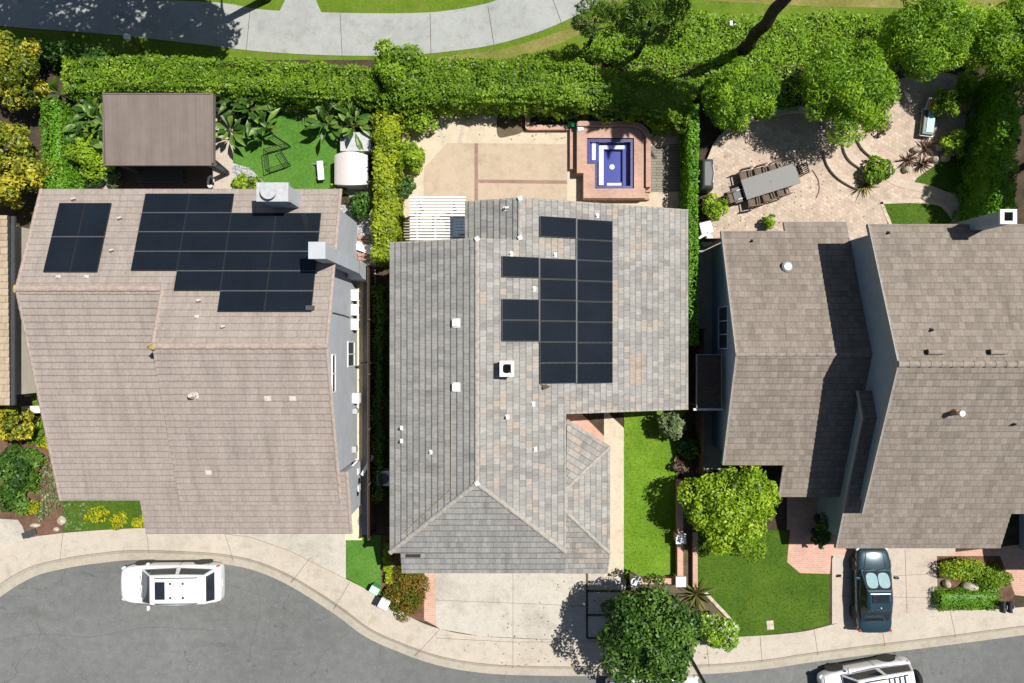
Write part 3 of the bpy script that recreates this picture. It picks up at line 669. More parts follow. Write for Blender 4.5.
lawn([(233, 105), (340, 105), (340, 195), (300, 200), (284, 200), (262, 180), (250, 168), (233, 163)], 'turf', 110, .04, lm=G3, glabel='artificial green turf in the left back garden')
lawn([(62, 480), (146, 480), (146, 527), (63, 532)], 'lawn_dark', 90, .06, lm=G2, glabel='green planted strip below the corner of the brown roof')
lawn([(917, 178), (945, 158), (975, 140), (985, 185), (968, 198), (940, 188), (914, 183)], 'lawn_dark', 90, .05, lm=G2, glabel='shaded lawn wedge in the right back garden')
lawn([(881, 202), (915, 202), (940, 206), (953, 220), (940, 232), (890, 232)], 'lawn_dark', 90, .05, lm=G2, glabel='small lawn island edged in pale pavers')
# park side: curved path and grass
U = [(-80, -60), (-20, -20), (100, -2), (215, 3), (260, 10), (320, 13), (400, 14), (450, 11), (500, 0), (540, -22), (600, -70)]
Lo = [(-80, 12), (0, 26), (60, 31), (120, 36), (200, 45), (260, 52), (330, 56), (400, 56), (450, 52), (500, 44), (555, 26), (608, -3), (660, -50)]
cu, cl = curve(pp(U, 0), 6), curve(pp(Lo, 0), 6)
m = MB(); m.prism([(-60, 13.85), (60, 13.85), (60, 40), (-60, 40)], -.05, .06); tag(m.build('park_lawn', M['verge'], base=(0, 20, 0)), kind='structure')
m = MB(); m.prism([(p.x, p.y) for p in cl] + [(p.x, p.y) for p in reversed(cu)], -.05, .085)
path = tag(m.build('path', M['path'], base=(0, 15, 0)), kind='structure')
m = MB(); m.prism([(p.x, p.y) for p in pp([(279, 14), (286, 0), (290, -60), (312, -60), (316, 0), (322, 14)], 0)], -.05, .081); m.build('side_path', M['path'], path)
joint(path, [[(430, 13), (431, 54)], [(488, 6), (494, 45)], [(549, -12), (562, 24)], [(340, 13), (342, 56)], [(250, 9), (246, 50)]], .03, .092)
m = MB(); m.prism([(p.x, p.y) for p in curve(pp([(600, 8), (640, -4), (720, 2), (860, 8), (1060, 4), (1060, -60), (640, -60)], 0), 4, True)], 0, .068); tag(m.build('dry_grass_bank', M['dry'], base=(20, 18, 0)), kind='structure')
m = MB(); m.prism([(p.x, p.y) for p in curve(pp([(440, 58), (500, 50), (560, 32), (590, 18), (600, 22), (560, 44), (500, 62), (450, 66)], 0), 4, True)], 0, .066); tag(m.build('worn_grass_edge', M['dry'], base=(0, 15, 0)), kind='structure')
# left back garden hard surfaces
flat('garden_paving', [(150, 90), (233, 90), (233, 205), (90, 205), (90, 150)], 'drive_pink', .003)
flat('deck_or_shade_sheet', [(112, 140), (212, 140), (212, 205), (112, 205)], 'dark_wood', .02)  # dark sheet under the gazebo, its shade put into the floor colour
flat('gravel_bed', [(233, 163), (248, 166), (262, 178), (275, 196), (270, 210), (228, 210)], 'gravel', .006)
flat('side_yard', [(335, 180), (380, 180), (376, 260), (373, 545), (352, 545), (352, 200)], 'grey_slab', .003)
flat('gravel_bed', [(340, 205), (375, 205), (375, 262), (345, 262)], 'gravel', .008)
flat('stone_ledge', [(345, 260), (363.5, 262), (362, 540), (345, 540)], 'foundation', .02)
m = MB(); c = P(366, 521); m.cyl(c.x, c.y, ZL - .05, ZL + .03, .42, n=40); tag(m.build('round_paving_stone', M['grey_slab']), kind='structure')
# middle back patio
pm = flat('back_patio', [(402, 123), (440, 106), (575, 104), (690, 120), (690, 225), (404, 250)], 'cream', .003)
flat('tan_patio', [(447, 143), (568, 144), (567, 210), (424, 210), (424, 168)], 'tan', .012)
flat('brick_band', [(474.5, 143.5), (478, 143.5), (478, 205), (474.5, 205)], 'brick_dark', .017)
flat('brick_band', [(478, 179.5), (567, 180.5), (567, 184), (478, 183)], 'brick_dark', .016)
m = MB()
for s in ([(441, 128), (441, 134), (444, 141), (442, 143)], [(474, 106), (468, 113), (463, 124), (462, 131), (459, 143)]):
    m.strip([(p.x, p.y) for p in pc(s, 8)], .14, ZL + .010)
m.build('pale_seam', M['walk'], pm)
flat('deck_or_shade_sheet', [(651, 146), (690, 143), (690, 192), (651, 192)], 'deck', .02)  # grey plank deck beside the spa
flat('planting_bed', [(500, 90), (690, 90), (690, 128), (570, 128), (528, 130), (500, 120)], 'soil', .006)
flat('planting_bed', pts=[(498, 116), (508, 104), (524, 106), (530, 118), (524, 131), (510, 136), (498, 136)], mat='bed', dz=.014, curved=True)
# right back garden
flat('paver_patio', [(708, 260), (708, 165), (716, 142), (735, 126), (770, 116), (800, 112), (840, 118), (880, 85), (930, 70), (985, 80), (1000, 105), (975, 140), (940, 165), (914, 183), (960, 195), (1000, 225), (1000, 260)], 'paver', .004)
m = MB()
for s, w in (([(842, 128), (843, 142), (850, 156), (864, 166), (880, 172), (900, 183), (930, 190), (952, 200), (966, 214), (970, 228)], .42), ([(880, 202), (915, 201), (942, 205), (955, 222)], .22), ([(881, 202), (891, 226)], .16)):
    m.strip([(p.x, p.y) for p in pc(s, 8)], w, ZL + .02)
tag(m.build('paver_border', M['paver_pale'], base=tuple(P(900, 190))), kind='structure')
def curb_wall(name, label, cat, pts, w, h, mat, cap=None, smoothn=8, group=None, z=ZL):
    q = pc(pts, smoothn) if smoothn > 1 else pp(pts); o1, o2 = offs([Vector((p.x, p.y, 0)) for p in q], w / 2), offs([Vector((p.x, p.y, 0)) for p in q], -w / 2)
    m = MB(); m.prism([(p.x, p.y) for p in o1] + [(p.x, p.y) for p in reversed(o2)], z - .1, z + h); return tag(m.build(name, M[mat], bevel=.012), label, cat, group)
curb_wall('paver_step', 'outer curved paver step at the edge of the dining patio', 'step', [(826, 150), (829, 163), (838, 175), (852, 184), (862, 187)], .35, .17, 'paver_pale')
curb_wall('paver_step', 'inner curved paver step nearest the round green tree', 'step', [(846, 132), (845, 146), (850, 158), (862, 167), (872, 171)], .3, .17, 'paver_pale')
curb_wall('paver_step', 'upper curved paver step below the lounger terrace', 'step', [(858, 137), (864, 148), (876, 158), (886, 164)], .3, .17, 'paver_pale')
curb_wall('brick_edging', 'low curved paver wall around the shaded end of the dining patio', 'edging', [(703, 172), (709, 160), (717, 143), (733, 128), (752, 119)], .28, .25, 'paver_pale')
curb_wall('brick_edging', 'low curved paver wall under the right hand round tree shade', 'edging', [(770, 115), (800, 111), (825, 122), (838, 142)], .28, .3, 'paver_pale')
# side yard between middle and right house
flat('side_yard', [(697, 235), (722, 235), (722, 470), (697, 470)], 'grey_slab', .003)
flat('planting_bed', [(683, 470), (694, 470), (698, 585), (720, 600), (737, 637), (700, 640), (640, 640), (628, 585), (683, 585)], 'bed', .004)
flat('planting_bed', [(937, 556), (1000, 556), (1015, 595), (1000, 609), (938, 611)], 'mulch', .012)
flat('planting_bed', [(-30, 380), (70, 380), (70, 527), (63, 533), (30, 537), (18, 520), (-30, 515)], 'mulch', .004)
flat('planting_bed', [(381, 535), (428, 540), (425, 622), (410, 617), (381, 598)], 'mulch', .005)
flat('planting_bed', [(233, 60), (400, 60), (400, 125), (340, 120), (300, 108), (260, 120), (233, 128)], 'soil', .020)
# ------------------------------------------------------------------ houses
def wall_under(m, pts, zf, zb=ZL - .1, drop=.17):
    n = len(pts)
    for i in range(n):
        a, b = pts[i], pts[(i + 1) % n]
        m.add([(a[0], a[1], zb), (b[0], b[1], zb), (b[0], b[1], zf(*b) - drop), (a[0], a[1], zf(*a) - drop)], [(0, 1, 2, 3)])
def cap(R, a, b, mat, r=.12, lift=.03):
    m = MB(); ridge(m, a, b, r, lift if r > .07 else .02); return m.build('ridge_cap', M[mat], R)
def rect(x0, x1, y0, y1): return [(x0, y0), (x1, y0), (x1, y1), (x0, y1)]

# --- left house
H = thing('house', 'brownish pink tiled two storey house with two solar arrays and grey side wall', 'house', (-13.5, 0, ZL))
LN = Plane(0, -.17, 8.32, 0, -.352); LS = Plane(0, -.17, 8.32, 0, .352); LL = Plane(0, 2.1, 7.52, 0, .31)
m = MB()
roof_face(m, LN, rect(-19.65, -13.83, 2.1, 6.34), th=.285); roof_face(m, LN, rect(-13.83, -7.1, -.17, 6.34), th=.285)
roof_face(m, LS, rect(-13.83, -7.1, -6.8, -.17), th=.285)
roof_face(m, LL, rect(-19.65, -16.15, -6.9, 2.1), th=.285); roof_face(m, LL, rect(-16.15, -13.83, -8.47, 2.1), th=.285); roof_face(m, LL, rect(-13.83, -7.05, -8.47, -5.6), th=.285)
R = m.build('roof', [M['roof_left'], M['fascia_white']], H)
cap(R, LL.pt(-19.65, 2.1), LL.pt(-13.9, 2.1), 'cap_left'); cap(R, LS.pt(-13.85, -.17), LS.pt(-7.1, -.17), 'cap_left')
for pl, x, a, b in ((LN, -19.6, 6.34, 2.1), (LL, -19.6, -6.9, 2.1), (LN, -7.14, 6.34, -.17), (LS, -7.14, -6.8, -.17), (LL, -7.1, -8.47, -5.6), (LN, -13.83, 2.1, -.17)): cap(R, pl.pt(x, a), pl.pt(x, b), 'cap_left', .07)
for px, py in ((12, 289), (149, 347)):
    m = MB(); k = P(px, py, 7.55 if px < 50 else 8.36)
    v, f = blob((k.x + .12, k.y, k.z + .03), (.12, .16, .03), 8, 5, .25); m.add([tuple(q) for q in v], [tuple(q) for q in f])
    m.build('lichen_patch', M['lichen'], R, smooth=True)
m = MB(); walls(m, -19.3, -13.9, -6.5, 5.9, 2.1, LL.z(0, -6.5) - .17, LN.z(0, 5.9) - .17, 7.32)
walls(m, -13.72, -7.7, -5.8, 5.9, -.17, LS.z(0, -5.8) - .17, LN.z(0, 5.9) - .17, 8.12)
walls(m, -15.9, -7.5, -8.1, -5.9, -6, LL.z(0, -8.1) - .17, LL.z(0, -5.95) - .17, LL.z(0, -6) - .17)
m.build('wall', M['stucco_grey'], H)
m = MB(); m.bx(-14.8, -9.2, -8.14, -8.08, ZL, 2.4); m.build('garage_door', M['white'], H)
window_x(-7.7, -1.15, .15 - .3 + .1, 1.0, 2.3, H)                                     # lower window
window_x(-7.7, -2.15, -.6, 4.75, 5.25, H, n=2)
for i in range(3):
    y1 = P(360, 290 + 14.6 * i, 1.5).y; m = MB(); m.bx(-7.7, -7.38, y1 - .5, y1, 1.0, 1.5); m.bx(-7.72, -7.34, y1 - .52, y1 + .02, 1.5, 1.55)
    o = m.build('box_window', M['fascia_white'], H, bevel=.01); g = MB(); g.bx(-7.66, -7.374, y1 - .45, y1 - .05, 1.05, 1.45); g.build('pane', M['pane'], o)
m = MB(); y = P(352, 393, 1.2).y; m.bx(-7.7, -7.35, y - .5, y, .9, 1.35); m.build('air_conditioner', M['fascia_white'], H, bevel=.02)
m = MB(); y = P(352, 411, 1.).y; m.tube([(-7.6, y, .8), (-7.6, y, 1.2)], .14, 12); m.build('meter', M['metal_grey'], H)
m = MB(); k = P(335, 313, 4.8); m.tube([(-7.66, k.y, 5.2), (-7.66, k.y - .05, 3.), (-7.66, k.y - .1, 2.)], .025, 6); m.build('cable', M['charcoal'], H)
for i, (py, z) in enumerate(((448, 1.2), (470, .9), (480, .7), (487, .8), (492, 1.))):
    y = P(357, py, z).y; m = MB(); m.bx(-7.7, -7.5 + .05 * (i % 2), y - .2, y + .1, z - .25, z + .2); m.build('meter_box', M['white' if i % 2 else 'metal_grey'], H, bevel=.01)
m = MB(); m.tube([(-7.68, P(350, 465, 1).y, 1.9), (-7.4, P(350, 459, 1).y, 1.6)], .04, 8); m.build('pipe', M['white'], H)
# solar arrays
row = [LN.px(225, y).y for y in (194.7, 214, 233, 252.5, 272, 292, 313)]
XL, XR = LN.px(143, 214).x, LN.px(322, 214).x; wP = (XR - XL) / 4
for r in range(6):
    n = (2, 4, 4, 4, 3, 2)[r]; x0 = XL if r == 0 else XR - n * wP; yc = (row[r] + row[r + 1]) / 2; hh = (row[r] - row[r + 1]) / math.cos(math.atan(.36))
    for k in range(n): panel(LN, x0 + (k + .5) * wP, yc, wP - .014, hh - .035, H)
    if r: nn = (0, 2, 4, 4, 3, 2)[r]; a = XL if r == 1 else XR - nn * wP; rail(LN, (a, row[r]), (a + nn * wP, row[r]), H)
r1 = [LN.px(75, y).y for y in (204, 238, 273.5)]; xa, xb = LN.px(61, 204).x, LN.px(113, 204).x
for r in range(2):
    for k in range(2): panel(LN, xa + (k + .5) * (xb - xa) / 2, (r1[r] + r1[r + 1]) / 2, (xb - xa) / 2 - .014, (r1[r] - r1[r + 1]) / .941 - .04, H)
rail(LN, (xa, r1[1]), (xb, r1[1]), H)
for px, py in ((74, 200), (120, 219), (112, 251), (59, 277), (87, 277), (199, 301), (197, 317), (223, 327)): vent(LN, px, py, H, h=.16, r=.04, pad=.09, elbow=py in (219, 251, 200, 301, 327))
for px, py in ((268, 398), (293, 398), (209, 472)): vent(LS, px, py, H, h=.06, r=.05, pad=.13)
vent(LS, 195, 395, H, h=.5, r=.08, pad=.16, elbow=True)
m = MB(); m.obox(LN.px(311, 308) + Vector((0, 0, .12)), (.3, .18, .2)); m.build('junction_box', M['charcoal'], H)
# chimneys
ch = MB(); ch.bx(-9.87, -8.75, 5.5, 6.12, ZL, 7.9); o = ch.build('chimney', M['stucco_grey'], H, bevel=.01)
m = MB(); m.bx(-9.93, -8.69, 5.44, 6.18, 7.9, 8.03); m.cyl(-9.4, 5.8, 8.03, 8.18, .22, n=24); m.cyl(-9.4, 5.8, 8.2, 8.26, .31, n=24); m.build('chimney_cap', M['metal_light'], o)
ch = MB(); ch.bx(-7.55, -7.0, 3.12, 3.68, 2.9, 9.1); ch.bx(-7.72, -7.0, 2.95, 3.72, ZL, 2.2)
ch.loft([[(-7.72, 2.95, 2.2), (-7.0, 2.95, 2.2), (-7.0, 3.72, 2.2), (-7.72, 3.72, 2.2)], [(-7.55, 3.12, 2.95), (-7.0, 3.12, 2.95), (-7.0, 3.68, 2.95), (-7.55, 3.68, 2.95)]])
o = ch.build('chimney', M['stucco_grey'], H); m = MB(); m.bx(-7.6, -6.96, 3.08, 3.72, 9.02, 9.16); m.build('chimney_cap', M['stucco_grey'], o, bevel=.01)

# --- middle house
H = thing('house', 'grey mixed tile hipped house in the middle with black solar array and white roof vents', 'house', (1.4, -1.5, ZL))
PW = Plane(-1.463, 0, 5.9, .36, 0); PE = Plane(-1.463, 0, 5.9, -.36, 0); PS = Plane(0, -5.92, 5.9, 0, .42); PX = Plane(.34, 0, PE.z(.34, 0), .36, 0)
SE_ = Plane(2.43, 0, 3.6, -.429, 0); SS = Plane(0, -7.67, 3.6, 0, .42)
A, B, R1 = Vector((2.54, -3.63, 2.7)), Vector((4.53, -4.88, 2.7)), Vector((2.43, -6.64, 3.6))
nn = (B - A).cross(R1 - A); nn = nn if nn.z > 0 else -nn; SN = Plane(A.x, A.y, A.z, -nn.x / nn.z, -nn.y / nn.z)
m = MB()
roof_face(m, PE, [(-1.463, -5.92), (2.36, -9.2), (2.36, 4.33), (-1.463, 4.33)]); roof_face(m, PE, rect(.34, 2.36, 4.33, 6.15)); roof_face(m, PE, rect(2.36, 8.21, -3.17, 6.15))
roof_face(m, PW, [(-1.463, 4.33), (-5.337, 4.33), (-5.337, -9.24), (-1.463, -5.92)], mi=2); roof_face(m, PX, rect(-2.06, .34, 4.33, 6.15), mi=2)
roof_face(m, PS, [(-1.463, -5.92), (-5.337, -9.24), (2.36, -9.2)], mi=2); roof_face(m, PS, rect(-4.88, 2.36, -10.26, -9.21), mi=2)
roof_face(m, SN, [(2.54, -3.63), (4.53, -4.88), (2.43, -6.64)]); roof_face(m, SE_, [(4.53, -4.88), (4.53, -9.81), (2.43, -7.67), (2.43, -6.64)])
roof_face(m, SS, [(2.43, -7.67), (4.53, -9.81), (4.46, -10.85), (2.40, -10.85)])
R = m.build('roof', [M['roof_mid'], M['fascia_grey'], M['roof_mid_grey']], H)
top = Vector((-1.463, -5.92, 5.9)); R2 = Vector((2.43, -7.67, 3.6))
for a_, b_, r_ in (((-1.463, 4.33, 5.9), top, .1), (PW.pt(-5.337, -9.24), top, .1), (PE.pt(2.36, -9.2), top, .1), (PX.pt(.34, 6.15), PX.pt(.34, 4.35), .1), (B, R1, .08), (SE_.pt(4.53, -9.81), R2, .08), (R2, R1, .08),
    (PW.pt(-5.337, 4.29), PW.pt(-1.463, 4.29), .05), (PE.pt(8.21, 6.11), PE.pt(.34, 6.11), .05), (PX.pt(-2.06, 6.11), PX.pt(.34, 6.11), .05), (PE.pt(8.21, -3.13), PE.pt(2.36, -3.13), .05), (PE.pt(2.32, -9.2), PE.pt(2.32, -3.2), .04), (A, B, .05), (SS.pt(4.44, -10.85), SS.pt(4.5, -9.81), .05)): cap(R, a_, b_, 'cap', r_)
for q in ((-1.463, 4.28, 5.95), (-1.463, -5.92, 5.95), (.34, 6.1, PX.z(.34, 0) + .05), (.34, 4.42, PX.z(.34, 0) + .03)): m = MB(); m.obox(Vector(q) + Vector((0, 0, .02)), (.2, .2, .08), .5); m.build('ridge_end_mortar', M['white'], R, bevel=.04)
m = MB()
k0 = PW.px(452, 395); m.tube([k0 + PW.n * .06, PW.px(451.5, 489) + PW.n * .06, PW.px(405, 532) + PW.n * .06], .014, 6); m.build('roof_conduit', M['rust_line'], R)
m = MB(); zf = lambda x, y: min(PW.z(x, y), PE.z(x, y), PS.z(x, y))
wall_under(m, [(-4.9, -9.8), (-1.463, -9.8), (2.2, -9.8), (2.2, -2.8), (7.8, -2.8), (7.8, 5.7), (.34, 5.7), (.34, 4.0), (-1.463, 4.0), (-4.9, 4.0)], zf)
wall_under(m, [(-1.7, 4.0), (.33, 4.0), (.33, 5.7), (-1.7, 5.7)], PX.z)
wall_under(m, [(2.2, -4.0), (2.55, -4.0), (4.1, -5.2), (4.1, -10.3), (2.2, -10.3)], lambda x, y: min(SE_.z(x, y), SS.z(x, y), SN.z(x, y)))
m.build('wall', M['stucco_cream'], H)
m = MB(); m.bx(-3.9, 1.4, -9.86, -9.78, ZL, 2.4); m.build('garage_door', M['white'], H)
window_x(-4.9, -6., -4.6, 1., 2.2, H, -1); window_x(7.8, 0, 2, 1., 2.0, H, 1)
ya = [219 + 20.6 * k for k in range(9)]; cols = [PE.px(500.7, 300).x, PE.px(538.6, 300).x, PE.px(575.6, 300).x, PE.px(612, 300).x]
yy = [PE.px(575, y).y for y in ya]
for c, rows in ((2, range(8)), (1, (0, 2, 3, 4, 5, 6, 7)), (0, (2, 4, 5))):
    for r in rows:
        s = .10 * (2 - c) if r == 0 else (.12 if c == 0 else .05 if c == 1 else 0)
        panel(PE, (cols[c] + cols[c + 1]) / 2, (yy[r] + yy[r + 1]) / 2 + (s if c < 2 and r < 6 else 0) * .6, (yy[0] - yy[8]) / 8 - .022 if False else (cols[c + 1] - cols[c]) * 1.0628 - .05, (yy[r] - yy[r + 1]) - .02, H) if False else None
        e, s_ = PE.frame()
        # frame e runs along the eave (Y), s up the slope
        panel(PE, (cols[c] + cols[c + 1]) / 2, (yy[r] + yy[r + 1]) / 2 + (.05 if c == 0 else .03 if c == 1 else 0), abs(yy[r] - yy[r + 1]) - .02, (cols[c + 1] - cols[c]) * 1.0628 - .05, H)
rail(PE, (cols[2], yy[8]), (cols[2], yy[0] + .05), H, .03); rail(PE, (cols[1], yy[6]), (cols[1], yy[2]), H, .022)
for px, py in ((534, 289), (533, 404), (535, 449), (431, 452), (402, 428), (402, 441), (555, 255), (511, 254), (507, 417), (597, 216)):
    vent(PE if px > 478 else PW, px, py, H, 'white', h=.3 if px in (507, 402) else .14, r=.045, pad=.1)
vent(PX, 505, 209, H, 'white', h=.2, r=.04, pad=.1, elbow=True)
box_vent(PW, 457, 323, H); box_vent(PW, 457, 387, H)
m = MB(); k = PE.px(545, 387); m.obox(k + Vector((0, 0, .1)), (.22, .16, .18), .4); m.tube([k + Vector((-.2, .1, .08)), k + Vector((.2, .02, .1))], .03, 6); m.build('junction_box', M['dark_wood'], H)
m = MB(); k = PS.px(413.5, 555); m.obox(k + PS.n * .05, (.62, .14, .09)); m.build('roof_slot_vent', M['black'], H)
k = PE.px(507, 368); m = MB(); m.bx(k.x - .27, k.x + .27, k.y - .3, k.y + .3, k.z - .3, k.z + .72); o = m.build('chimney', M['stucco_cream'], H, bevel=.01)
m = MB(); zt = k.z + .72
for a in ((-.3, .3, .19, .33), (-.3, .3, -.33, -.19), (-.3, -.17, -.19, .19), (.17, .3, -.19, .19)): m.bx(k.x + a[0], k.x + a[1], k.y + a[2], k.y + a[3], zt, zt + .1)
m.build('chimney_cap', M['fascia_white'], o); m = MB(); m.cyl(k.x, k.y, zt - .02, zt + .03, .19, n=20); m.build('flue', M['flue_fill'], o)

# --- right house
H = thing('house', 'brown grey tiled two storey house at the right with lower gabled wing and white chimney', 'house', (16.5, -1, ZL))
WN = Plane(0, -.556, 5.2, 0, -.39); WS = Plane(0, -.556, 5.2, 0, .39); MN = Plane(0, -.875, 8.0, 0, -.408); MS = Plane(0, -.875, 8.0, 0, .445)
GS = Plane(0, -3.23, 5.58, 0, .408); GN = Plane(0, -3.23, 5.58, 0, -.36)
m = MB()
roof_face(m, WN, rect(9.58, 12.5, -.556, 5.06)); roof_face(m, WN, rect(12.5, 15.38, -.556, 5.5)); roof_face(m, WS, rect(9.58, 12.38, -5.62, -.556)); roof_face(m, WS, rect(12.38, 15.38, -7.2, -.556))
roof_face(m, MN, rect(15.01, 28, -.875, 4.95)); roof_face(m, MS, rect(15.01, 28, -7.38, -.875))
roof_face(m, GS, rect(14.81, 22.35, -9.45, -3.23)); roof_face(m, GN, rect(14.81, 15.4, -3.23, -2.1))
R = m.build('roof', [M['roof_right'], M['fascia_grey']], H)
cap(R, WN.pt(9.58, -.556), WN.pt(15.6, -.556), 'cap_right', .08); cap(R, MN.pt(15.01, -.875), MN.pt(28, -.875), 'cap_right')
for pl, x, a, b in ((WN, 9.62, 5.06, -.556), (WS, 9.62, -5.6, -.556), (MN, 15.05, 4.95, -.875), (MS, 15.05, -7.38, -.875), (GS, 14.85, -9.45, -3.23), (GN, 14.85, -2.1, -3.23), (WS, 12.38, -7.2, -5.7)): cap(R, pl.pt(x, a), pl.pt(x, b), 'cap_right', .06)
for pl, x, a, b in ((MN, 14.99, 4.95, -.875), (MS, 14.99, -.875, -7.38), (GS, 14.79, -3.23, -9.45), (GN, 14.79, -2.1, -3.23), (WN, 9.56, 5.06, -.556), (WS, 9.56, -.556, -5.6)):
    p, q = pl.pt(x, a), pl.pt(x, b); m = MB(); m.add([p + Vector((0, 0, .05)), q + Vector((0, 0, .05)), q + Vector((0, 0, -.16)), p + Vector((0, 0, -.16)), p + Vector((.04, 0, .05)), q + Vector((.04, 0, .05)), q + Vector((.04, 0, -.16)), p + Vector((.04, 0, -.16))], [(0, 1, 2, 3), (4, 5, 1, 0), (5, 4, 7, 6)])
    m.build('barge_board', M['fascia_grey'], R)
m = MB(); wall_under(m, [(9.98, -5.2), (15.38, -5.2), (15.38, -.556), (15.38, 4.7), (9.98, 4.7), (9.98, -.556)], lambda x, y: min(WN.z(x, y), WS.z(x, y)))
wall_under(m, [(15.4, -7.0), (27.6, -7.0), (27.6, -.875), (27.6, 4.6), (15.4, 4.6), (15.4, -.875)], lambda x, y: min(MN.z(x, y), MS.z(x, y)))
wall_under(m, [(15.2, -9.1), (22, -9.1), (22, -7.05), (15.45, -7.05), (15.45, -2.5), (15.2, -2.5), (15.2, -3.23)], lambda x, y: min(GN.z(x, y), GS.z(x, y)))
wall_under(m, [(25.3, -10.3), (30, -10.3), (30, -6.9), (25.3, -6.9)], lambda x, y: 3.9)
m.build('wall', M['stucco_blue'], H)
m = MB(); roof_face(m, Plane(0, -10.6, 3.6, 0, .3), rect(25.2, 30.3, -10.6, -7)); m.build('porch_roof', [M['roof_right'], M['fascia_grey']], H)
window_x(9.98, -.3, 1.6, 1.35, 2.75, H, -1, 3); m = MB(); m.bx(16.2, 20.8, -9.16, -9.08, ZL, 2.2); m.build('garage_door', M['white'], H)
m = MB(); m.bx(19.25, 19.8, 4.67, 5.15, ZL, 7.6); o = m.build('chimney', M['stucco_blue'], H); m = MB()
for a in ((19.2, 19.85, 5.09, 5.2), (19.2, 19.85, 4.62, 4.74), (19.2, 19.35, 4.74, 5.09), (19.7, 19.85, 4.74, 5.09)): m.bx(*a, 7.6, 7.7)
m.build('chimney_cap', M['white'], o); m = MB(); m.bx(19.35, 19.7, 4.74, 5.09, 7.55, 7.615); m.build('flue', M['flue_fill'], o)
k = WN.px(786, 267); m = MB(); m.cyl(k.x, k.y, k.z - .05, k.z + .14, .17, n=20); m.cyl(k.x, k.y, k.z + .14, k.z + .24, .24, .16, n=24); m.build('roof_vent', M['metal_light'], H)
for pl, px, py in ((WN, 752, 241), (MN, 888, 233), (MN, 931, 330), (MS, 1013, 424)):
    k = pl.px(px, py); m = MB(); m.tube([k, k + Vector((0, 0, .25))], .045, 10); m.tube([k + Vector((0, 0, .02)), k + Vector((0, 0, .07))], [.09, .06], 10); m.build('vent_pipe', M['fascia_dark'], H)
for px in (934, 996):
    k = MN.px(px, 353); m = MB(); m.tube([k + MN.n * .12 + Vector((-.32, 0, 0)), k + MN.n * .12 + Vector((.32, 0, 0))], .11, 12); o = m.build('ridge_vent', M['cap_right'], H, smooth=False)
    m = MB(); m.tube([k + MN.n * .12 + Vector((-.335, 0, 0)), k + MN.n * .12 + Vector((-.32, 0, 0))], .1, 12); m.build('vent_opening', M['black'], o)
k = MS.px(953, 412); m = MB(); m.tube([k, k + Vector((0, 0, .55))], .075, 12); m.tube([k + Vector((0, 0, .5)), k + Vector((0, 0, .62))], .12, 12); m.build('vent_pipe', M['offwhite'], H); m = MB(); m.tube([k + Vector((0, 0, .02)), k + Vector((0, 0, .3))], [.15, .1], 12); m.build('vent_flashing', M['wood'], H)
# lean-to roof in the side yard
T = thing('lean_to', 'dark brown flat lean-to roof over the narrow side yard of the right house', 'lean-to', tuple(P(705, 380)))
a, b = P(697, 355, 2.4), P(721, 408, 2.4); m = MB(); m.bx(a.x, b.x, b.y, a.y, 2.32, 2.4); m.bx(a.x, b.x, (a.y + b.y) / 2 - .03, (a.y + b.y) / 2 + .03, 2.4, 2.43); m.build('roof_panel', M['dark_wood'], T)
m = MB()
for q in ((a.x - .03, a.x, b.y, a.y), (b.x, b.x + .03, b.y, a.y), (a.x - .03, b.x + .03, a.y, a.y + .03)): m.bx(*q, 2.3, 2.45)
m.build('edge_trim', M['fascia_grey'], T); m = MB(); m.bx(a.x - .15, b.x + .1, b.y - .12, b.y - .02, 2.25, 2.36); m.build('gutter', M['fascia_white'], T)
for x in (a.x + .08, b.x - .08):
    m = MB(); m.bx(x - .05, x + .05, b.y + .05, b.y + .15, ZL, 2.32); m.build('post', M['dark_wood'], T)
# neighbour at the far left
H = thing('house', 'tan tiled low house cut off by the left edge of the photo', 'house', (-28, 1, ZL))
TN = Plane(0, 5.2, 4.6, 0, .02); m = MB(); roof_face(m, TN, rect(-36, -22.0, -2.8, 5.5), th=.3); R = m.build('roof', [M['roof_tan'], M['fascia_dark']], H)
m = MB(); m.bx(-21.98, -21.82, -2.8, 5.5, 4.3, 4.42); m.build('gutter', M['fascia_dark'], R); m = MB(); wall_under(m, [(-35.6, -2.4), (-22.3, -2.4), (-22.3, 5.2), (-35.6, 5.2)], TN.z); m.build('wall', M['stucco_cream'], H)
# ------------------------------------------------------------------ yard things
# gazebo
k = P(159, 135); T = thing('gazebo', 'brown flat panel roof gazebo on dark posts behind the left house', 'gazebo', tuple(k))
a, b = P(105, 95, 2.75), P(213, 164, 2.75); m = MB()
v = [(a.x, b.y, 2.68), (b.x, b.y, 2.68), (b.x, a.y, 2.85), (a.x, a.y, 2.85)]; n_ = 13
m.add(v + [(x, y, z - .08) for x, y, z in v], [(0, 1, 2, 3), (7, 6, 5, 4), (0, 4, 5, 1), (1, 5, 6, 2), (2, 6, 7, 3), (3, 7, 4, 0)])
for i in range(1, n_):
    x = a.x + (b.x - a.x) * i / n_; m.add([(x - .012, b.y + .01, 2.684), (x + .012, b.y + .01, 2.684), (x + .012, a.y - .01, 2.854), (x - .012, a.y - .01, 2.854), (x, b.y + .01, 2.70), (x, a.y - .01, 2.87)], [(0, 4, 5, 3), (4, 1, 2, 5)])
R = m.build('roof_panel', M['brown_metal'], T)
m = MB(); m.bx(a.x - .03, b.x + .05, b.y - .06, b.y, 2.56, 2.72); m.bx(b.x, b.x + .06, b.y, a.y, 2.6, 2.9); m.bx(a.x - .04, a.x, b.y, a.y, 2.6, 2.87); m.bx(a.x - .04, b.x + .06, a.y, a.y + .04, 2.75, 2.9); m.build('roof_edge', M['brown_metal'], R)
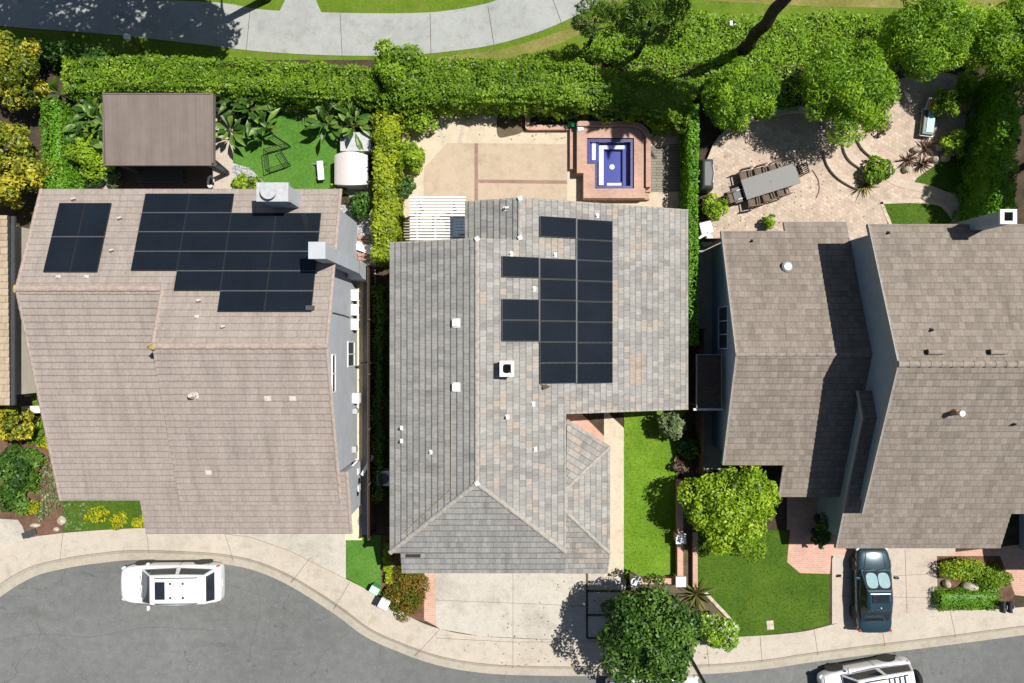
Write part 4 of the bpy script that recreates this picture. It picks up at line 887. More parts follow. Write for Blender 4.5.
m = MB(); m.bx(a.x + .2, b.x - .2, b.y + .1, b.y + .25, 2.4, 2.56); m.bx(a.x + .2, b.x - .2, a.y - .3, a.y - .15, 2.45, 2.6); m.build('beam', M['charcoal'], T)
for x in (a.x + .35, b.x - .4):
    for y in (b.y + .17, a.y - .3):
        m = MB(); m.bx(x - .14, x - .04, y - .07, y + .07, ZL, 2.45); m.bx(x + .04, x + .14, y - .07, y + .07, ZL, 2.45); m.build('post', M['charcoal'], T)
T = thing('garden_bench', 'dark slatted bench in the shade under the brown gazebo', 'bench', tuple(P(160, 178)))
a, b = P(136, 168, .6), P(182, 183, .6); m = MB()
for i in range(6): y = a.y - (a.y - b.y) * i / 6; m.bx(a.x, b.x, y - .09, y, .5, .54)
m.build('seat', M['charcoal'], T); m = MB()
for i in range(4): m.bx(a.x, b.x, a.y + .04, a.y + .08, .62 + .14 * i, .72 + .14 * i)
m.build('backrest', M['charcoal'], T)
for x in (a.x + .08, b.x - .08):
    for y in (a.y - .06, b.y + .08): m = MB(); m.bx(x - .04, x + .04, y - .04, y + .04, ZL, .5); m.build('leg', M['charcoal'], T)
m = MB(); c = P(106, 170, .4); m.loft([[(c.x + r * math.cos(t), c.y + r * math.sin(t), z) for t in [2 * math.pi * i / 20 for i in range(20)]] for r, z in ((.12, .13), (.2, .25), (.22, .4), (.17, .52), (.19, .56))]); tag(m.build('garden_pot', M['blue_pot'], smooth=True), 'glossy blue pot at the corner of the brown gazebo', 'pot')
m = MB(); c = P(210, 182, .5)
m.tube([c + Vector((.12 * math.cos(t) + .05, .28 * math.sin(t), .15 * (t / 6))) for t in [i * .35 for i in range(17)]], .06, 8); tag(m.build('white_hose', M['white'], smooth=True), 'coiled white hose beside the gazebo post', 'hose')
m = MB(); a, b = P(214, 160, 1.1), P(228, 172, .5); m.tube([a, b], .07, 8); tag(m.build('umbrella_pole', M['black']), 'black pole leaning by the pale paving next to the gazebo', 'pole')
# wire pen
T = thing('pet_pen', 'black wire pet pen standing open on the green turf', 'pet pen', tuple(P(278, 152)))
q = pp([(274, 136), (291, 147), (268, 153), (270, 173), (291, 166), (282, 152)]) ; q2 = q + [q[0]]
for i in range(5):
    s, e = q[i], q[i + 1]; m = MB()
    for h in (.05, .7): m.tube([s + Vector((0, 0, h)), e + Vector((0, 0, h))], .018, 5)
    for h in (.25, .45): m.tube([s + Vector((0, 0, h)), e + Vector((0, 0, h))], .008, 4)
    for j in range(9): p = s.lerp(e, j / 8); m.tube([p + Vector((0, 0, .05)), p + Vector((0, 0, .7))], .018 if j in (0, 8) else .007, 4)
    m.build('wire_panel', M['black'], T)
# small white bench
T = thing('garden_stool', 'small white play bench with a blue grey leg on the turf', 'bench', tuple(P(320, 171)))
c = P(320.5, 170.5, .5); m = MB(); m.obox(c, (.32, .95, .12), .08); m.build('seat', M['white'], T, bevel=.04)
for dx, dy, L_ in ((-.05, .3, .5), (-.05, -.38, .3)): m = MB(); m.tube([c + Vector((0, dy, -.05)), c + Vector((-L_, dy + .12, -.36))], .045, 8); m.build('leg', M['metal_grey'], T)
for dx, dy in ((.1, .35), (.1, -.4)): m = MB(); m.tube([c + Vector((dx, dy, -.05)), c + Vector((dx, dy, -.39))], .035, 8); m.build('leg', M['charcoal'], T)
# storage shed with arched lid and flat cabinet
T = thing('storage_shed', 'off-white plastic storage shed with an arched lid beside the yellow hedge', 'shed', tuple(P(352, 170)))
a, b = P(334, 152.5, 1.2), P(367, 186, 1.2); n_ = 14; m = MB(); m.bx(a.x + .08, b.x - .1, b.y + .06, a.y - .06, ZL, 1.1); m.build('body', M['offwhite'], T, bevel=.02)
secs = []
for i in range(n_ + 1):
    t = i / n_; x = a.x + (b.x - a.x) * t; z = 1.1 + .30 * math.sin(math.pi * t) ** .8; bw = .1 * (1 - math.sin(math.pi * t))
    secs.append([(x, b.y + bw, z), (x, a.y - bw, z), (x, a.y - bw, z - .12), (x, b.y + bw, z - .12)])
m = MB(); m.loft(secs); o = m.build('lid', M['offwhite'], T); m = MB()
m.tube([(a.x + (b.x - a.x) * .86, (a.y + b.y) / 2 + dy, 1.26) for dy in (-.1, .1)], .03, 6); m.build('handle', M['metal_grey'], o)
T = thing('garden_cabinet', 'pale grey flat topped cabinet beneath the broad leaved plants', 'cabinet', tuple(P(355, 142)))
a, b = P(340, 132, .95), P(371, 151, .95); m = MB(); m.bx(a.x + .04, b.x - .04, b.y + .04, a.y - .04, ZL, .85); m.build('body', M['metal_grey'], T); m = MB(); m.bx(a.x, b.x, b.y, a.y, .85, .93); m.build('top', M['metal_light'], T, bevel=.015)
# debris by the chimney
for i, (x, y, sx, sy, r, mt, nm, lb, ct) in enumerate(((364, 240, .65, .42, .2, 'brick', 'brick_stack', 'upper stack of red bricks by the grey chimney foot', 'bricks'), (365, 248.5, .85, .42, -.35, 'white', 'white_board', 'white board lying between two brick stacks near the chimney', 'board'), (364, 257, .65, .45, .3, 'brick', 'brick_stack', 'lower stack of red bricks by the grey chimney foot', 'bricks'))):
    c = P(x, y); m = MB()
    if nm == 'brick_stack':
        for a_ in range(3):
            for b_ in range(2): m.obox(c + Vector((-.2 + .2 * a_, -.1 + .2 * b_, .05 + .02 * a_)), (.19, .17, .1), r)
    else: m.obox(c + Vector((0, 0, .22)), (sx, sy, .03), r); m.obox(c + Vector((0, 0, .1)), (sx * .9, .06, .22), r)
    tag(m.build(nm, M[mt], bevel=.008), lb, ct)
# side gate
T = thing('side_gate', 'black metal side gate across the passage beside the grey wall', 'gate', tuple(P(368, 364))); a, b = P(363, 363, 1.4), P(378, 363, 1.4)
for z in (.3, .9, 1.5): m = MB(); m.tube([(a.x, a.y, z), (b.x, a.y, z)], .022, 6); m.build('rail', M['black'], T)
for i in range(9): x = a.x + (b.x - a.x) * i / 8; m = MB(); m.tube([(x, a.y, .2), (x, a.y, 1.6)], .014, 5); m.build('bar', M['black'], T)
for x in (a.x - .04, b.x + .04): m = MB(); m.bx(x - .04, x + .04, a.y - .04, a.y + .04, ZL, 1.7); m.build('post', M['black'], T)
def fence(name, label, p0, p1, h, mat, board=.14):
    T = thing(name, label, 'fence', (p0.x, p0.y, ZL)); d = (p1 - p0); L_ = d.length; d.normalize(); r = math.atan2(d.y, d.x); m = MB(); n = int(L_ / board)
    for i in range(n): m.obox(p0 + d * ((i + .5) * L_ / n) + Vector((0, 0, h / 2)), (L_ / n - .008, .025, h + random.uniform(-.01, .01)), r)
    m.build('boards', M[mat], T); q = Vector((-d.y, d.x, 0)) * .06; n = max(2, int(L_ / 2.4) + 1)
    for i in range(n): m = MB(); m.obox(p0 + d * (L_ * i / (n - 1)) + q + Vector((0, 0, (h + .1) / 2)), (.09, .09, h + .1), r); m.build('post', M[mat], T)
fence('wooden_fence', 'dark wooden fence between the left passage and the middle house', P(374, 268), P(374, 530), 1.6, 'dark_wood')
fence('wooden_fence', 'dark wooden fence under the narrow green hedge by the right house', P(695.5, 330), P(695.5, 470), 1.6, 'dark_wood')
fence('wooden_fence', 'short wooden fence closing the top of the right side yard', P(697, 243), P(719, 243), 1.6, 'dark_wood')
m = MB(); c = P(369, 464, .5); m.obox(c, (.16, 1.1, .9), -.5); tag(m.build('leaning_board', M['white'], bevel=.02), 'white board leaning on the shaded fence between two houses', 'panel')
m = MB(); c = P(385, 477, .6); m.obox(c, (.7, .75, .8)); o = tag(m.build('air_conditioner', M['metal_grey'], bevel=.03), 'grey outdoor air conditioner in the shade beside the middle house', 'air conditioner'); m = MB(); m.cyl(c.x, c.y, 1.0, 1.03, .27, n=20); m.build('fan_grille', M['charcoal'], o)
# white slat pergola
T = thing('pergola', 'white slatted pergola against the back corner of the grey roofed house', 'pergola', tuple(P(437, 218)))
a, b = P(410, 196, 2.6), P(466, 241, 2.6); n_ = 15
for i in range(n_): y = a.y - (a.y - b.y) * (i + .5) / n_; m = MB(); m.bx(a.x, b.x, y - .042, y + .042, 2.6, 2.68); m.build('slat', M['white'], T)
for x in (417.5, 435.5, 452): x = P(x, 0, 2.5).x; m = MB(); m.bx(x - .05, x + .05, b.y, a.y, 2.46, 2.6); m.build('rafter', M['white'], T)
for x in (417.5, 452): x = P(x, 0, 2.5).x; m = MB(); m.bx(x - .06, x + .06, a.y - .3, a.y - .18, ZL, 2.46); m.build('post', M['white'], T)
T = thing('patio_sofa', 'blue grey outdoor sofa seen through the white pergola slats', 'sofa', tuple(P(457, 228))); a, b = P(447, 216, .7), P(467, 238, .7)
m = MB(); m.bx(a.x, b.x, b.y, a.y, .25, .5); m.build('seat', M['navy'], T, bevel=.04); m = MB(); m.bx(a.x, b.x, a.y, a.y + .2, .25, .85); m.build('backrest', M['navy'], T, bevel=.04)
m = MB(); m.bx(a.x - .02, b.x + .02, b.y - .02, a.y + .22, ZL, .25); m.build('base', M['charcoal'], T)
# curved brick planter curb
curb_wall('brick_planter', 'low pink brick planter curb curving through the back patio shade', 'planter', [(500, 108), (512, 105), (522, 109), (527, 118), (527.5, 127), (530, 129), (545, 129), (568, 129)], .24, .3, 'brick_pale', smoothn=6)
# raised spa
T = thing('spa', 'raised brick spa with navy tiled stepped basin in the middle back garden', 'spa', tuple(P(614, 160)))
Z1, Z2 = .78, .4
def arc(cx, cy, r, a0, a1, n=8): return [(cx + r * math.cos(math.radians(a0 + (a1 - a0) * i / n)), cy - r * math.sin(math.radians(a0 + (a1 - a0) * i / n))) for i in range(n + 1)]
outer = [(577, 127.5)] + [(632, 127.5)] + arc(632, 141, 13, 90, 0) + [(645.5, 198), (583.5, 198), (583.5, 173), (577, 173)]
hole = [(587, 138), (634, 138), (634, 188.5), (595, 188.5), (595, 164), (587, 164)]
def ringed(out, hole, z0, z1, m, mi=0):
    o_, h_ = [Vector((p.x, p.y, 0)) for p in pp(out, z1)], [Vector((p.x, p.y, 0)) for p in pp(hole, z1)]
    tr = geometry.tessellate_polygon([o_, list(reversed(h_))]); al = o_ + list(reversed(h_)); vs = [(p.x, p.y, z1) for p in al]; fs = []
    for t in tr:
        a, b, c = [al[i] for i in t]; fs.append(t if (b - a).cross(c - a).z > 0 else t[::-1])
    m.add(vs, fs, mi)
    for q in (o_, h_):
        n = len(q); m.add([(p.x, p.y, z0) for p in q] + [(p.x, p.y, z1) for p in q], [(i, (i + 1) % n, n + (i + 1) % n, n + i) for i in range(n)], mi)
m = MB(); ringed(outer, hole, ZL, Z1, m); m.build('brick_deck', M['brick_spa'], T)
o2 = [(570, 125), (630, 124)] + arc(632, 141, 18, 90, 0) + [(650.5, 190), (650.5, 200), (583, 200), (581, 200), (581, 175), (575, 175), (575, 169), (570, 169)]
i2 = [(576, 128)] + [(630, 127.8)] + arc(632, 141, 13.6, 90, 0) + [(646, 197.5), (583, 197.5), (583, 173.5), (576.5, 173.5)]
m = MB(); m.prism([(p.x, p.y) for p in pp([(570, 126), (577, 126), (577, 174), (575, 174), (575, 169), (570, 169)], Z2)], ZL, Z2); m.prism([(p.x, p.y) for p in pp([(645.8, 140), (651, 140), (651, 192), (645.8, 192)], Z2)], ZL, Z2); m.prism([(p.x, p.y) for p in pp([(583, 193), (648, 193), (650, 199.5), (583, 199.5)], Z2)], ZL, Z2)
q1, q2 = [(p.x, p.y) for p in pp(arc(632, 141, 18.5, 95, 0) , Z1 + .2)], [(p.x, p.y) for p in pp(arc(632, 141, 14, 95, 0), Z1 + .2)]
m.build('brick_step', M['brick_spa'], T, bevel=.01)
m = MB(); q = pp([(577, 125), (632, 125)] + arc(632, 141, 15.5, 88, 0) + [(647.5, 188)], .7); o1, oo2 = offs([Vector((p.x, p.y, 0)) for p in q], .12), offs([Vector((p.x, p.y, 0)) for p in q], -.12); m.prism([(p.x, p.y) for p in o1] + [(p.x, p.y) for p in reversed(oo2)], ZL, .96); m.build('brick_wall', M['brick_spa'], T, bevel=.012)
hz = lambda l, z: [(p.x, p.y) for p in pp(l, z)]
m = MB(); m.prism(hz(hole, Z1), ZL + .01, ZL + .03, sides=False)                         # basin shell
m.build('basin_floor', M['blue_plaster'], T)
m = MB(); h_ = [Vector((p.x, p.y, 0)) for p in pp(hole, Z1)]; n = len(h_); m.add([(p.x, p.y, ZL + .01) for p in h_] + [(p.x, p.y, Z1 + .006) for p in h_], [(i, (i + 1) % n, n + (i + 1) % n, n + i) for i in range(n)])
ringed([(587, 138), (634, 138), (634, 188.5), (595, 188.5), (595, 164), (587, 164)], [(590, 142), (630.5, 142), (630.5, 186), (597.5, 186), (597.5, 161), (590, 161)], .3, Z1 - .1, m); m.build('tile_band', M['navy_tile'], T)
m = MB(); m.prism(hz([(590, 142), (598.5, 142), (598.5, 162), (590, 162)], .5), ZL, .52); m.prism(hz([(598.5, 143), (630, 143), (630, 150), (604.5, 150), (604.5, 186), (598.5, 186)], .3), ZL, .34); m.prism(hz([(622.5, 150), (630, 150), (630, 186), (622.5, 186)], .3), ZL, .32); m.prism(hz([(604.5, 182), (622.5, 182), (622.5, 186), (604.5, 186)], .2), ZL, .24); m.build('bench_step', M['blue_plaster'], T)
m = MB()
for l, z in (([(592, 143), (595.7, 143), (595.7, 160), (592, 160)], .525), ([(599, 145.4), (624.5, 145.4), (624.5, 149), (603.6, 149), (603.6, 185), (599, 185)], .345), ([(607, 183), (621.5, 183), (621.5, 185.5), (607, 185.5)], .245)): m.prism(hz(l, z), z - .01, z)
m.build('step_marking', M['spa_white'], T); m = MB(); c = P(612, 167, .15); m.cyl(c.x, c.y, .14, .17, .13, n=24); m.build('drain', M['spa_white'], T)
m = MB(); m.prism(hz([(590, 142), (630.5, 142), (630.5, 186), (597.5, 186), (597.5, 161), (590, 161)], .6), .55, .6, sides=False); m.build('water', M['water'], T)
T = thing('hose_reel', 'green garden hose reel between the planter curb and the spa', 'hose reel', tuple(P(573, 126))); c = P(572, 125, .45); m = MB()
for i in range(5): m.tube([c + Vector((.19 * math.cos(t), -.1 + .05 * i, .19 * math.sin(t))) for t in [2 * math.pi * j / 14 for j in range(15)]], .03, 6)
m.build('hose', M['green_box'] if False else plain('green_hose', (.02, .28, .10), .5), T); m = MB(); m.tube([c + Vector((0, -.15, 0)), c + Vector((0, .15, 0))], .08, 10); m.bx(c.x - .12, c.x + .12, c.y - .16, c.y + .16, ZL, .25); m.build('stand', M['charcoal'], T)
m = MB(); c = P(580, 126.5, .8); m.obox(c - Vector((0, 0, .02)), (.3, .42, .12), .2); m.obox(c + Vector((0, .1, .08)), (.2, .12, .1), .2); tag(m.build('skimmer_box', M['white'], bevel=.03), 'small white skimmer box on the corner of the spa wall', 'box')
# covered barbecue
T = thing('barbecue', 'black covered barbecue against the narrow hedge beside the paver patio', 'barbecue', tuple(P(707, 177))); a, b = P(700, 158, 1.), P(714.5, 190, 1.)
m = MB(); secs = []
for z, i in ((ZL + .02, 0), (.6, .02), (.95, .04), (1.1, .12), (1.14, .2)): secs.append([(a.x + i, b.y + i, z), (b.x - i * 1.2, b.y + i, z), (b.x - i * .6, (a.y + b.y) / 2, z), (b.x - i * 1.2, a.y - i, z), (a.x + i, a.y - i, z)])
m.loft(secs); m.build('cover', M['charcoal'], T, bevel=.05)
m = MB(); m.tube([(b.x - .1, b.y + .35, 1.08), (b.x - .06, (a.y + b.y) / 2, 1.14), (b.x - .1, a.y - .35, 1.08)], .025, 6); m.build('handle', M['metal_grey'], T)
# dining set
T = thing('dining_table', 'long slate grey dining table set diagonally on the paver patio', 'table', tuple(P(770, 182))); c = P(770.5, 181.5, .85); rz = math.radians(17.5)
e = Vector((math.cos(rz), math.sin(rz), 0)); s = Vector((-e.y, e.x, 0)); m = MB(); m.obox(c, (2.75, 1.02, .05), rz); m.build('tabletop', M['slate'], T, bevel=.01)
m = MB(); m.cyl(c.x, c.y, .86, .885, .04, n=12); m.build('parasol_hole_cap', M['black'], T)
for u in (-1.25, 1.25):
    for v in (-.42, .42): q = c + e * u + s * v; m = MB(); m.bx(q.x - .04, q.x + .04, q.y - .04, q.y + .04, ZL, .83); m.build('leg', M['charcoal'], T)
def make_chair(lb):
    t = thing('dining_chair', lb, 'chair', (0, 0, 0), 'chairs round the slate dining table')
    m = MB(); m.bx(-.25, .25, -.25, .25, .42, .46); m.build('seat', M['rattan'], t, bevel=.01); m = MB()
    for i in range(6): m.obox((-.23 + .092 * i, -.27 - .03, .70), (.05, .03, .5))
    m.bx(-.27, .27, -.32, -.27, .92, .99); m.build('backrest', M['rattan'], t)
    for x in (-.24, .24):
        for y in (-.25, .24): m = MB(); m.bx(x - .02, x + .02, y - .02, y + .02, 0, .44 if y < 0 else .66); m.build('leg', M['charcoal'], t)
        m = MB(); m.bx(x - .03, x + .03, -.3, .26, .65, .69); m.build('armrest', M['rattan'], t)
    return t
LB = ['brown slatted chair at the lower left end of the slate table, pulled out', 'brown slatted chair at the upper right head of the slate table', 'upper left chair of the three along the shaded long side of the table', 'middle chair of the three along the shaded long side of the table', 'right chair of the three along the shaded long side of the table', 'leftmost of three chairs along the sunny long side of the table', 'middle of three chairs along the sunny long side of the table', 'rightmost of three chairs along the sunny long side of the table']
pos = [(-1.95, -.15, -90), (1.55, .1, 90), (-1.0, .66, 175), (-.25, .60, 178), (.5, .56, 186), (-1.0, -.64, -8), (-.25, -.58, 3), (.5, -.56, 0)]
ch0 = None
for (u, v, a_), lb in zip(pos, LB):
    o = ch0 if False else (make_chair(lb) if ch0 is None else copy_tree(ch0)); ch0 = ch0 or o; q = c + e * u + s * v
    o.location = (q.x, q.y, ZL); o.rotation_euler = (0, 0, rz + math.radians(a_) + (0 if abs(a_) != 90 else 0)); o['label'] = lb
T = thing('tray_table', 'black side table with a white frame at the lower left end of the dining table', 'side table', tuple(P(747, 193))); q = c - e * 1.55 + s * -.12; m = MB(); m.obox((q.x, q.y, .62), (.62, .75, .04), rz); m.build('tabletop', M['black'], T)
m = MB()
for u, v, a_, b_ in ((.02, .22, .34, .03), (.02, -.22, .34, .03), (.2, 0, .03, .45)): w = q + e * u + s * v; m.obox((w.x, w.y, .655), (a_, b_, .02), rz)
m.build('white_frame', M['white'], T)
for u in (-.25, .25):
    for v in (-.3, .3): w = q + e * u + s * v; m = MB(); m.bx(w.x - .02, w.x + .02, w.y - .02, w.y + .02, ZL, .6); m.build('leg', M['black'], T)
m = MB(); m.tube([p + Vector((0, 0, .02)) for p in pc([(812, 170), (818, 180), (819, 190), (816, 198)], 8)] , .02, 6); tag(m.build('garden_hose', M['dark_wood'], smooth=True), 'thin dark hose curling on the pavers right of the dining table', 'hose')
# white ottomans
for i, (x, y, r, lb) in enumerate(((706, 228, .25, 'pale square patio stool farther from the fence by the side yard'), (706, 239, .65, 'tilted white square patio stool nearest the side yard fence'))):
    T = thing('patio_stool', lb, 'stool', tuple(P(x, y)), 'white stools by the narrow hedge'); k = P(x, y, .5); m = MB(); m.obox(k + Vector((0, 0, .02)), (.62, .62, .14), r); m.build('cushion', M['pale_blue'] if i == 0 else M['white'], T, bevel=.06)
    m = MB()
    for dx in (-.22, .22):
        for dy in (-.22, .22): m.bx(k.x + dx - .025, k.x + dx + .025, k.y + dy - .025, k.y + dy + .025, ZL, .46)
    m.build('frame', M['metal_grey'], T)
# lounger, side seats at right
T = thing('sun_lounger', 'grey sun lounger with aqua towel and orange cushion on the right terrace', 'lounger', tuple(P(927, 118))); r = .12; k = P(929, 120, .5); R4 = Matrix.Translation(k) @ Matrix.Rotation(-r, 4, 'Z')
def ob(name, off, size, mat, bev=.02, tilt=0, par=None):
    m = MB(); m.obox(None, size, M=R4 @ Matrix.Translation(off) @ Matrix.Rotation(tilt, 4, 'X')); return m.build(name, M[mat], par or T, bevel=bev)
ob('frame', (0, -.1, -.1), (.66, 1.4, .08), 'metal_grey'); ob('mattress', (0, -.1, 0), (.6, 1.3, .12), 'slate', .04); tw = ob('towel', (.06, -.1, .075), (.36, 1.05, .03), 'aqua', .01); ob('backrest', (.0, .72, .16), (.6, .6, .1), 'metal_grey', .03, .5); ob('cushion', (.08, .68, .25), (.5, .5, .1), 'orange', .04, .5)
for x in (-.28, .28):
    for y in (-.7, .5): ob('leg', (x, y, -.26), (.05, .05, .24), 'metal_grey', 0)
T = thing('garden_chaise', 'pale blue cushioned chaise with a wooden seat under the right trees', 'chaise', tuple(P(978, 103))); R4 = Matrix.Translation(P(980, 101, .5)) @ Matrix.Rotation(math.radians(16), 4, 'Z')
ob('frame', (-.1, 0, -.08), (1.7, .6, .08), 'wood'); ob('seat', (-.55, 0, 0), (.6, .55, .1), 'wood', .02); ob('cushion', (.35, 0, .06), (.85, .5, .16), 'pale_blue', .05)
for x in (-.8, .6):
    for y in (-.25, .25): ob('leg', (x, y, -.25), (.05, .05, .26), 'wood', 0)
T = thing('patio_table', 'round grey green patio table in deep shade at the right', 'table', tuple(P(977, 118))); k = P(981, 116, .75); m = MB(); m.cyl(k.x, k.y, .72, .76, .52, n=32); m.build('tabletop', plain('verdigris', (.16, .24, .19), .6), T); m = MB(); m.cyl(k.x, k.y, ZL, .72, .06, n=10); m.cyl(k.x, k.y, ZL, ZL + .05, .3, n=16); m.build('pedestal', M['charcoal'], T)
T = thing('garden_box', 'dark square planter box standing on the round patio table', 'planter', (k.x, k.y, .76)); m = MB(); m.obox((k.x + .05, k.y, .85), (.4, .38, .16), -.2); m.build('box', M['charcoal'], T); m = MB(); m.obox((k.x + .05, k.y, .925), (.3, .28, .03), -.2); m.build('earth', M['soil'], T)
T = thing('patio_heater', 'pale teal cushioned bench at the rim of the planted rockery', 'bench', tuple(P(920, 178))); T.name = 'rockery_bench'; m = MB(); k = P(913, 181, .4); m.obox(k, (.9, .5, .1), .25); m.build('seat', M['aqua'] if False else plain('dull_teal', (.10, .17, .15), .8), T, bevel=.03)
for dx in (-.35, .35): m = MB(); m.obox(k + Vector((dx, dx * .25, -.2)), (.06, .4, .3), .25); m.build('leg', M['metal_grey'], T)
m = MB(); k = P(909, 97, .5); m.tube([k + Vector((-.1, .3, -.2)), k, k + Vector((.1, -.25, 0))], [.05, .09, .06], 8); tag(m.build('garden_ornament', M['white'], smooth=True), 'small white ornament beside the round green tree', 'ornament')
m = MB(); k = P(127, 37, 1.5); m.obox(k, (.26, .26, .22)); o = tag(m.build('garden_lamp', M['white'], bevel=.03), 'small white lamp on a post behind the long clipped hedge', 'lamp'); m = MB(); m.tube([(k.x, k.y, .0), (k.x, k.y, 1.4)], .04, 8); m.build('post', M['charcoal'], o)
m = MB(); k = P(733, 24, .3); m.obox(k, (.42, .26, .3), .05); tag(m.build('utility_box', M['white'], bevel=.04), 'white utility box in the ivy near the palm foot', 'box')
# valve cover in the lawn
m = MB(); k = P(770, 625); m.obox(k + Vector((0, 0, .01)), (.36, .46, .06), .1); tag(m.build('valve_cover', M['rock'], bevel=.02), 'pale concrete valve cover set in the dark front lawn', 'cover')
# front garden walls
def pillar(x, y, lb):
    k = P(x, y, .95); m = MB(); m.bx(k.x - .2, k.x + .2, k.y - .2, k.y + .2, ZL - .1, .86); o = tag(m.build('brick_pillar', M['brick_pale'], base=(k.x, k.y, ZL)), lb, 'pillar', 'white capped pillars of the low brick wall'); m = MB(); m.bx(k.x - .25, k.x + .25, k.y - .25, k.y + .25, .86, .95); m.build('cap', M['white'], o, bevel=.015)
pillar(681, 539, 'white capped pillar midway along the low brick wall'); pillar(681, 582, 'white capped pillar at the corner of the low brick walls'); pillar(636, 582, 'white capped pillar at the driveway end of the low brick wall')
def low_wall(a, b, w, h, lb):
    p, q = P(*a, h), P(*b, h); d = (q - p); r = math.atan2(d.y, d.x); m = MB(); m.obox(((p.x + q.x) / 2, (p.y + q.y) / 2, h / 2), (d.length, w, h), r); o = tag(m.build('brick_wall', M['brick'], base=(p.x, p.y, ZL)), lb, 'wall')
    m = MB(); m.obox(((p.x + q.x) / 2, (p.y + q.y) / 2, h + .03), (d.length, w + .05, .06), r); m.build('coping', M['brick_pale'], o, bevel=.01)
low_wall((680, 480), (680, 534), .24, .6, 'low brick wall running north of the middle pillar'); low_wall((680, 544), (680, 577), .24, .6, 'low brick wall between the two pillars beside the lawn'); low_wall((641, 581), (676, 581), .24, .55, 'low brick wall across the foot of the bright lawn'); low_wall((695, 532), (695, 587), .2, .4, 'low brick wall edging the darker front lawn')
curb_wall('stone_edging', 'pale curved stone edging round the spiky plant bed', 'edging', [(703, 590), (715, 603), (729, 618), (735, 628), (735, 637)], .16, .1, 'rock')
# mailboxes and pedestals by the left kerb
T = thing('utility_pedestal', 'pale green utility box at the kerb end of the small lawn', 'utility box', tuple(P(377, 592))); k = P(374.5, 590, .7); m = MB(); m.obox((k.x, k.y, .4), (.42, .3, .62), -.5); m.build('body', plain('green_metal', (.10, .26, .13), .5), T, bevel=.02); m = MB(); m.obox((k.x, k.y, .73), (.46, .34, .05), -.5); m.build('lid', M['green_box'], T, bevel=.01)
for i, (x, y, lb) in enumerate(((381.5, 603, 'left of the two white kerbside mailboxes near the red tipped bush'), (386, 605.5, 'right of the two white kerbside mailboxes near the red tipped bush'))):
    T = thing('mailbox', lb, 'mailbox', tuple(P(x, y)), 'white kerbside mailboxes'); k = P(x, y, 1.15); m = MB(); m.obox(None, (.24, .5, .22), M=Matrix.Translation((k.x, k.y, 1.1)) @ Matrix.Rotation(-.5, 4, 'Z')); m.build('box', M['white'], T, bevel=.04)
    m = MB(); m.bx(k.x - .05, k.x + .05, k.y - .05, k.y + .05, ZL, 1.0); m.build('post', M['white'], T); m = MB(); m.obox(None, (.2, .02, .18), M=Matrix.Translation((k.x, k.y, 1.1)) @ Matrix.Rotation(-.5, 4, 'Z') @ Matrix.Translation((0, -.255, 0))); m.build('door', M['charcoal'], T)
for i, (x, y, lb) in enumerate(((1003.5, 607.5, 'left black kerbside mailbox by the clipped box hedge'), (1010.5, 607.5, 'right black kerbside mailbox by the clipped box hedge'))):
    T = thing('mailbox', lb, 'mailbox', tuple(P(x, y)), 'black kerbside mailboxes'); k = P(x, y, 1.1); m = MB(); s_ = []
    for yy_ in (-.25, .25): s_.append([(k.x + .11 * math.cos(t), k.y + yy_, 1.06 + .13 * math.sin(t)) for t in [math.pi * j / 8 for j in range(9)]] + [(k.x - .11, k.y + yy_, .95), (k.x + .11, k.y + yy_, .95)])
    m.loft(s_); m.build('box', M['black'], T); m = MB(); m.bx(k.x - .05, k.x + .05, k.y - .05, k.y + .05, ZL, .95); m.build('post', M['black'], T); m = MB(); m.bx(k.x + .11, k.x + .125, k.y - .05, k.y + .12, 1.05, 1.2); m.build('flag', M['metal_light'], T)
# rocks
def rock(x, y, r, lb, grp='boulders'):
    k = P(x, y); V, Fc = blob((k.x, k.y, ZL + r[2] * .5), r, 12, 8, .07); m = MB(); m.add([tuple(q) for q in V], [tuple(q) for q in Fc]); tag(m.build('rock', M['rock'], smooth=True, sub=1, base=(k.x, k.y, ZL)), lb, 'rock', grp)
rock(968, 585, (.42, .26, .32), 'largest pale boulder between the box hedge and yellow shrub'); rock(988, 588, (.36, .24, .28), 'speckled boulder right of the largest boulder'); rock(945, 583, (.2, .22, .25), 'small boulder at the left end of the mulch bed')
rock(63, 520, (.22, .26, .2), 'white rock beside the red mulch at the left driveway', 'garden rocks'); rock(36, 525, (.28, .12, .14), 'flat pale rock near the left kerb', 'garden rocks'); rock(57, 529, (.16, .12, .1), 'small pale rock at the sidewalk edge by the left house', 'garden rocks')
m = MB(); k = P(31, 533); m.obox(k + Vector((0, 0, .15)), (.7, .3, .06), .35); m.obox(k + Vector((-.1, -.02, .08)), (.4, .2, .15), .35); tag(m.build('drain_grate', M['charcoal'], bevel=.01), 'black metal drain grate in the mulch by the left sidewalk', 'grate')
m = MB(); k = P(36, 409, 1.); m.obox(k, (.9, .35, .8), .05); tag(m.build('electric_cabinet', M['white'], bevel=.02), 'white cabinet between the tan roof and the left house', 'cabinet')
m = MB(); k = P(33, 393, .3); m.obox(k, (.8, .3, .1), 0.1); m.obox(k + Vector((.2, 1.1, .0)), (.5, 1.6, .08), .1); tag(m.build('stepping_slab', M['rock']), 'pale slab lying beside the left house wall', 'slab')
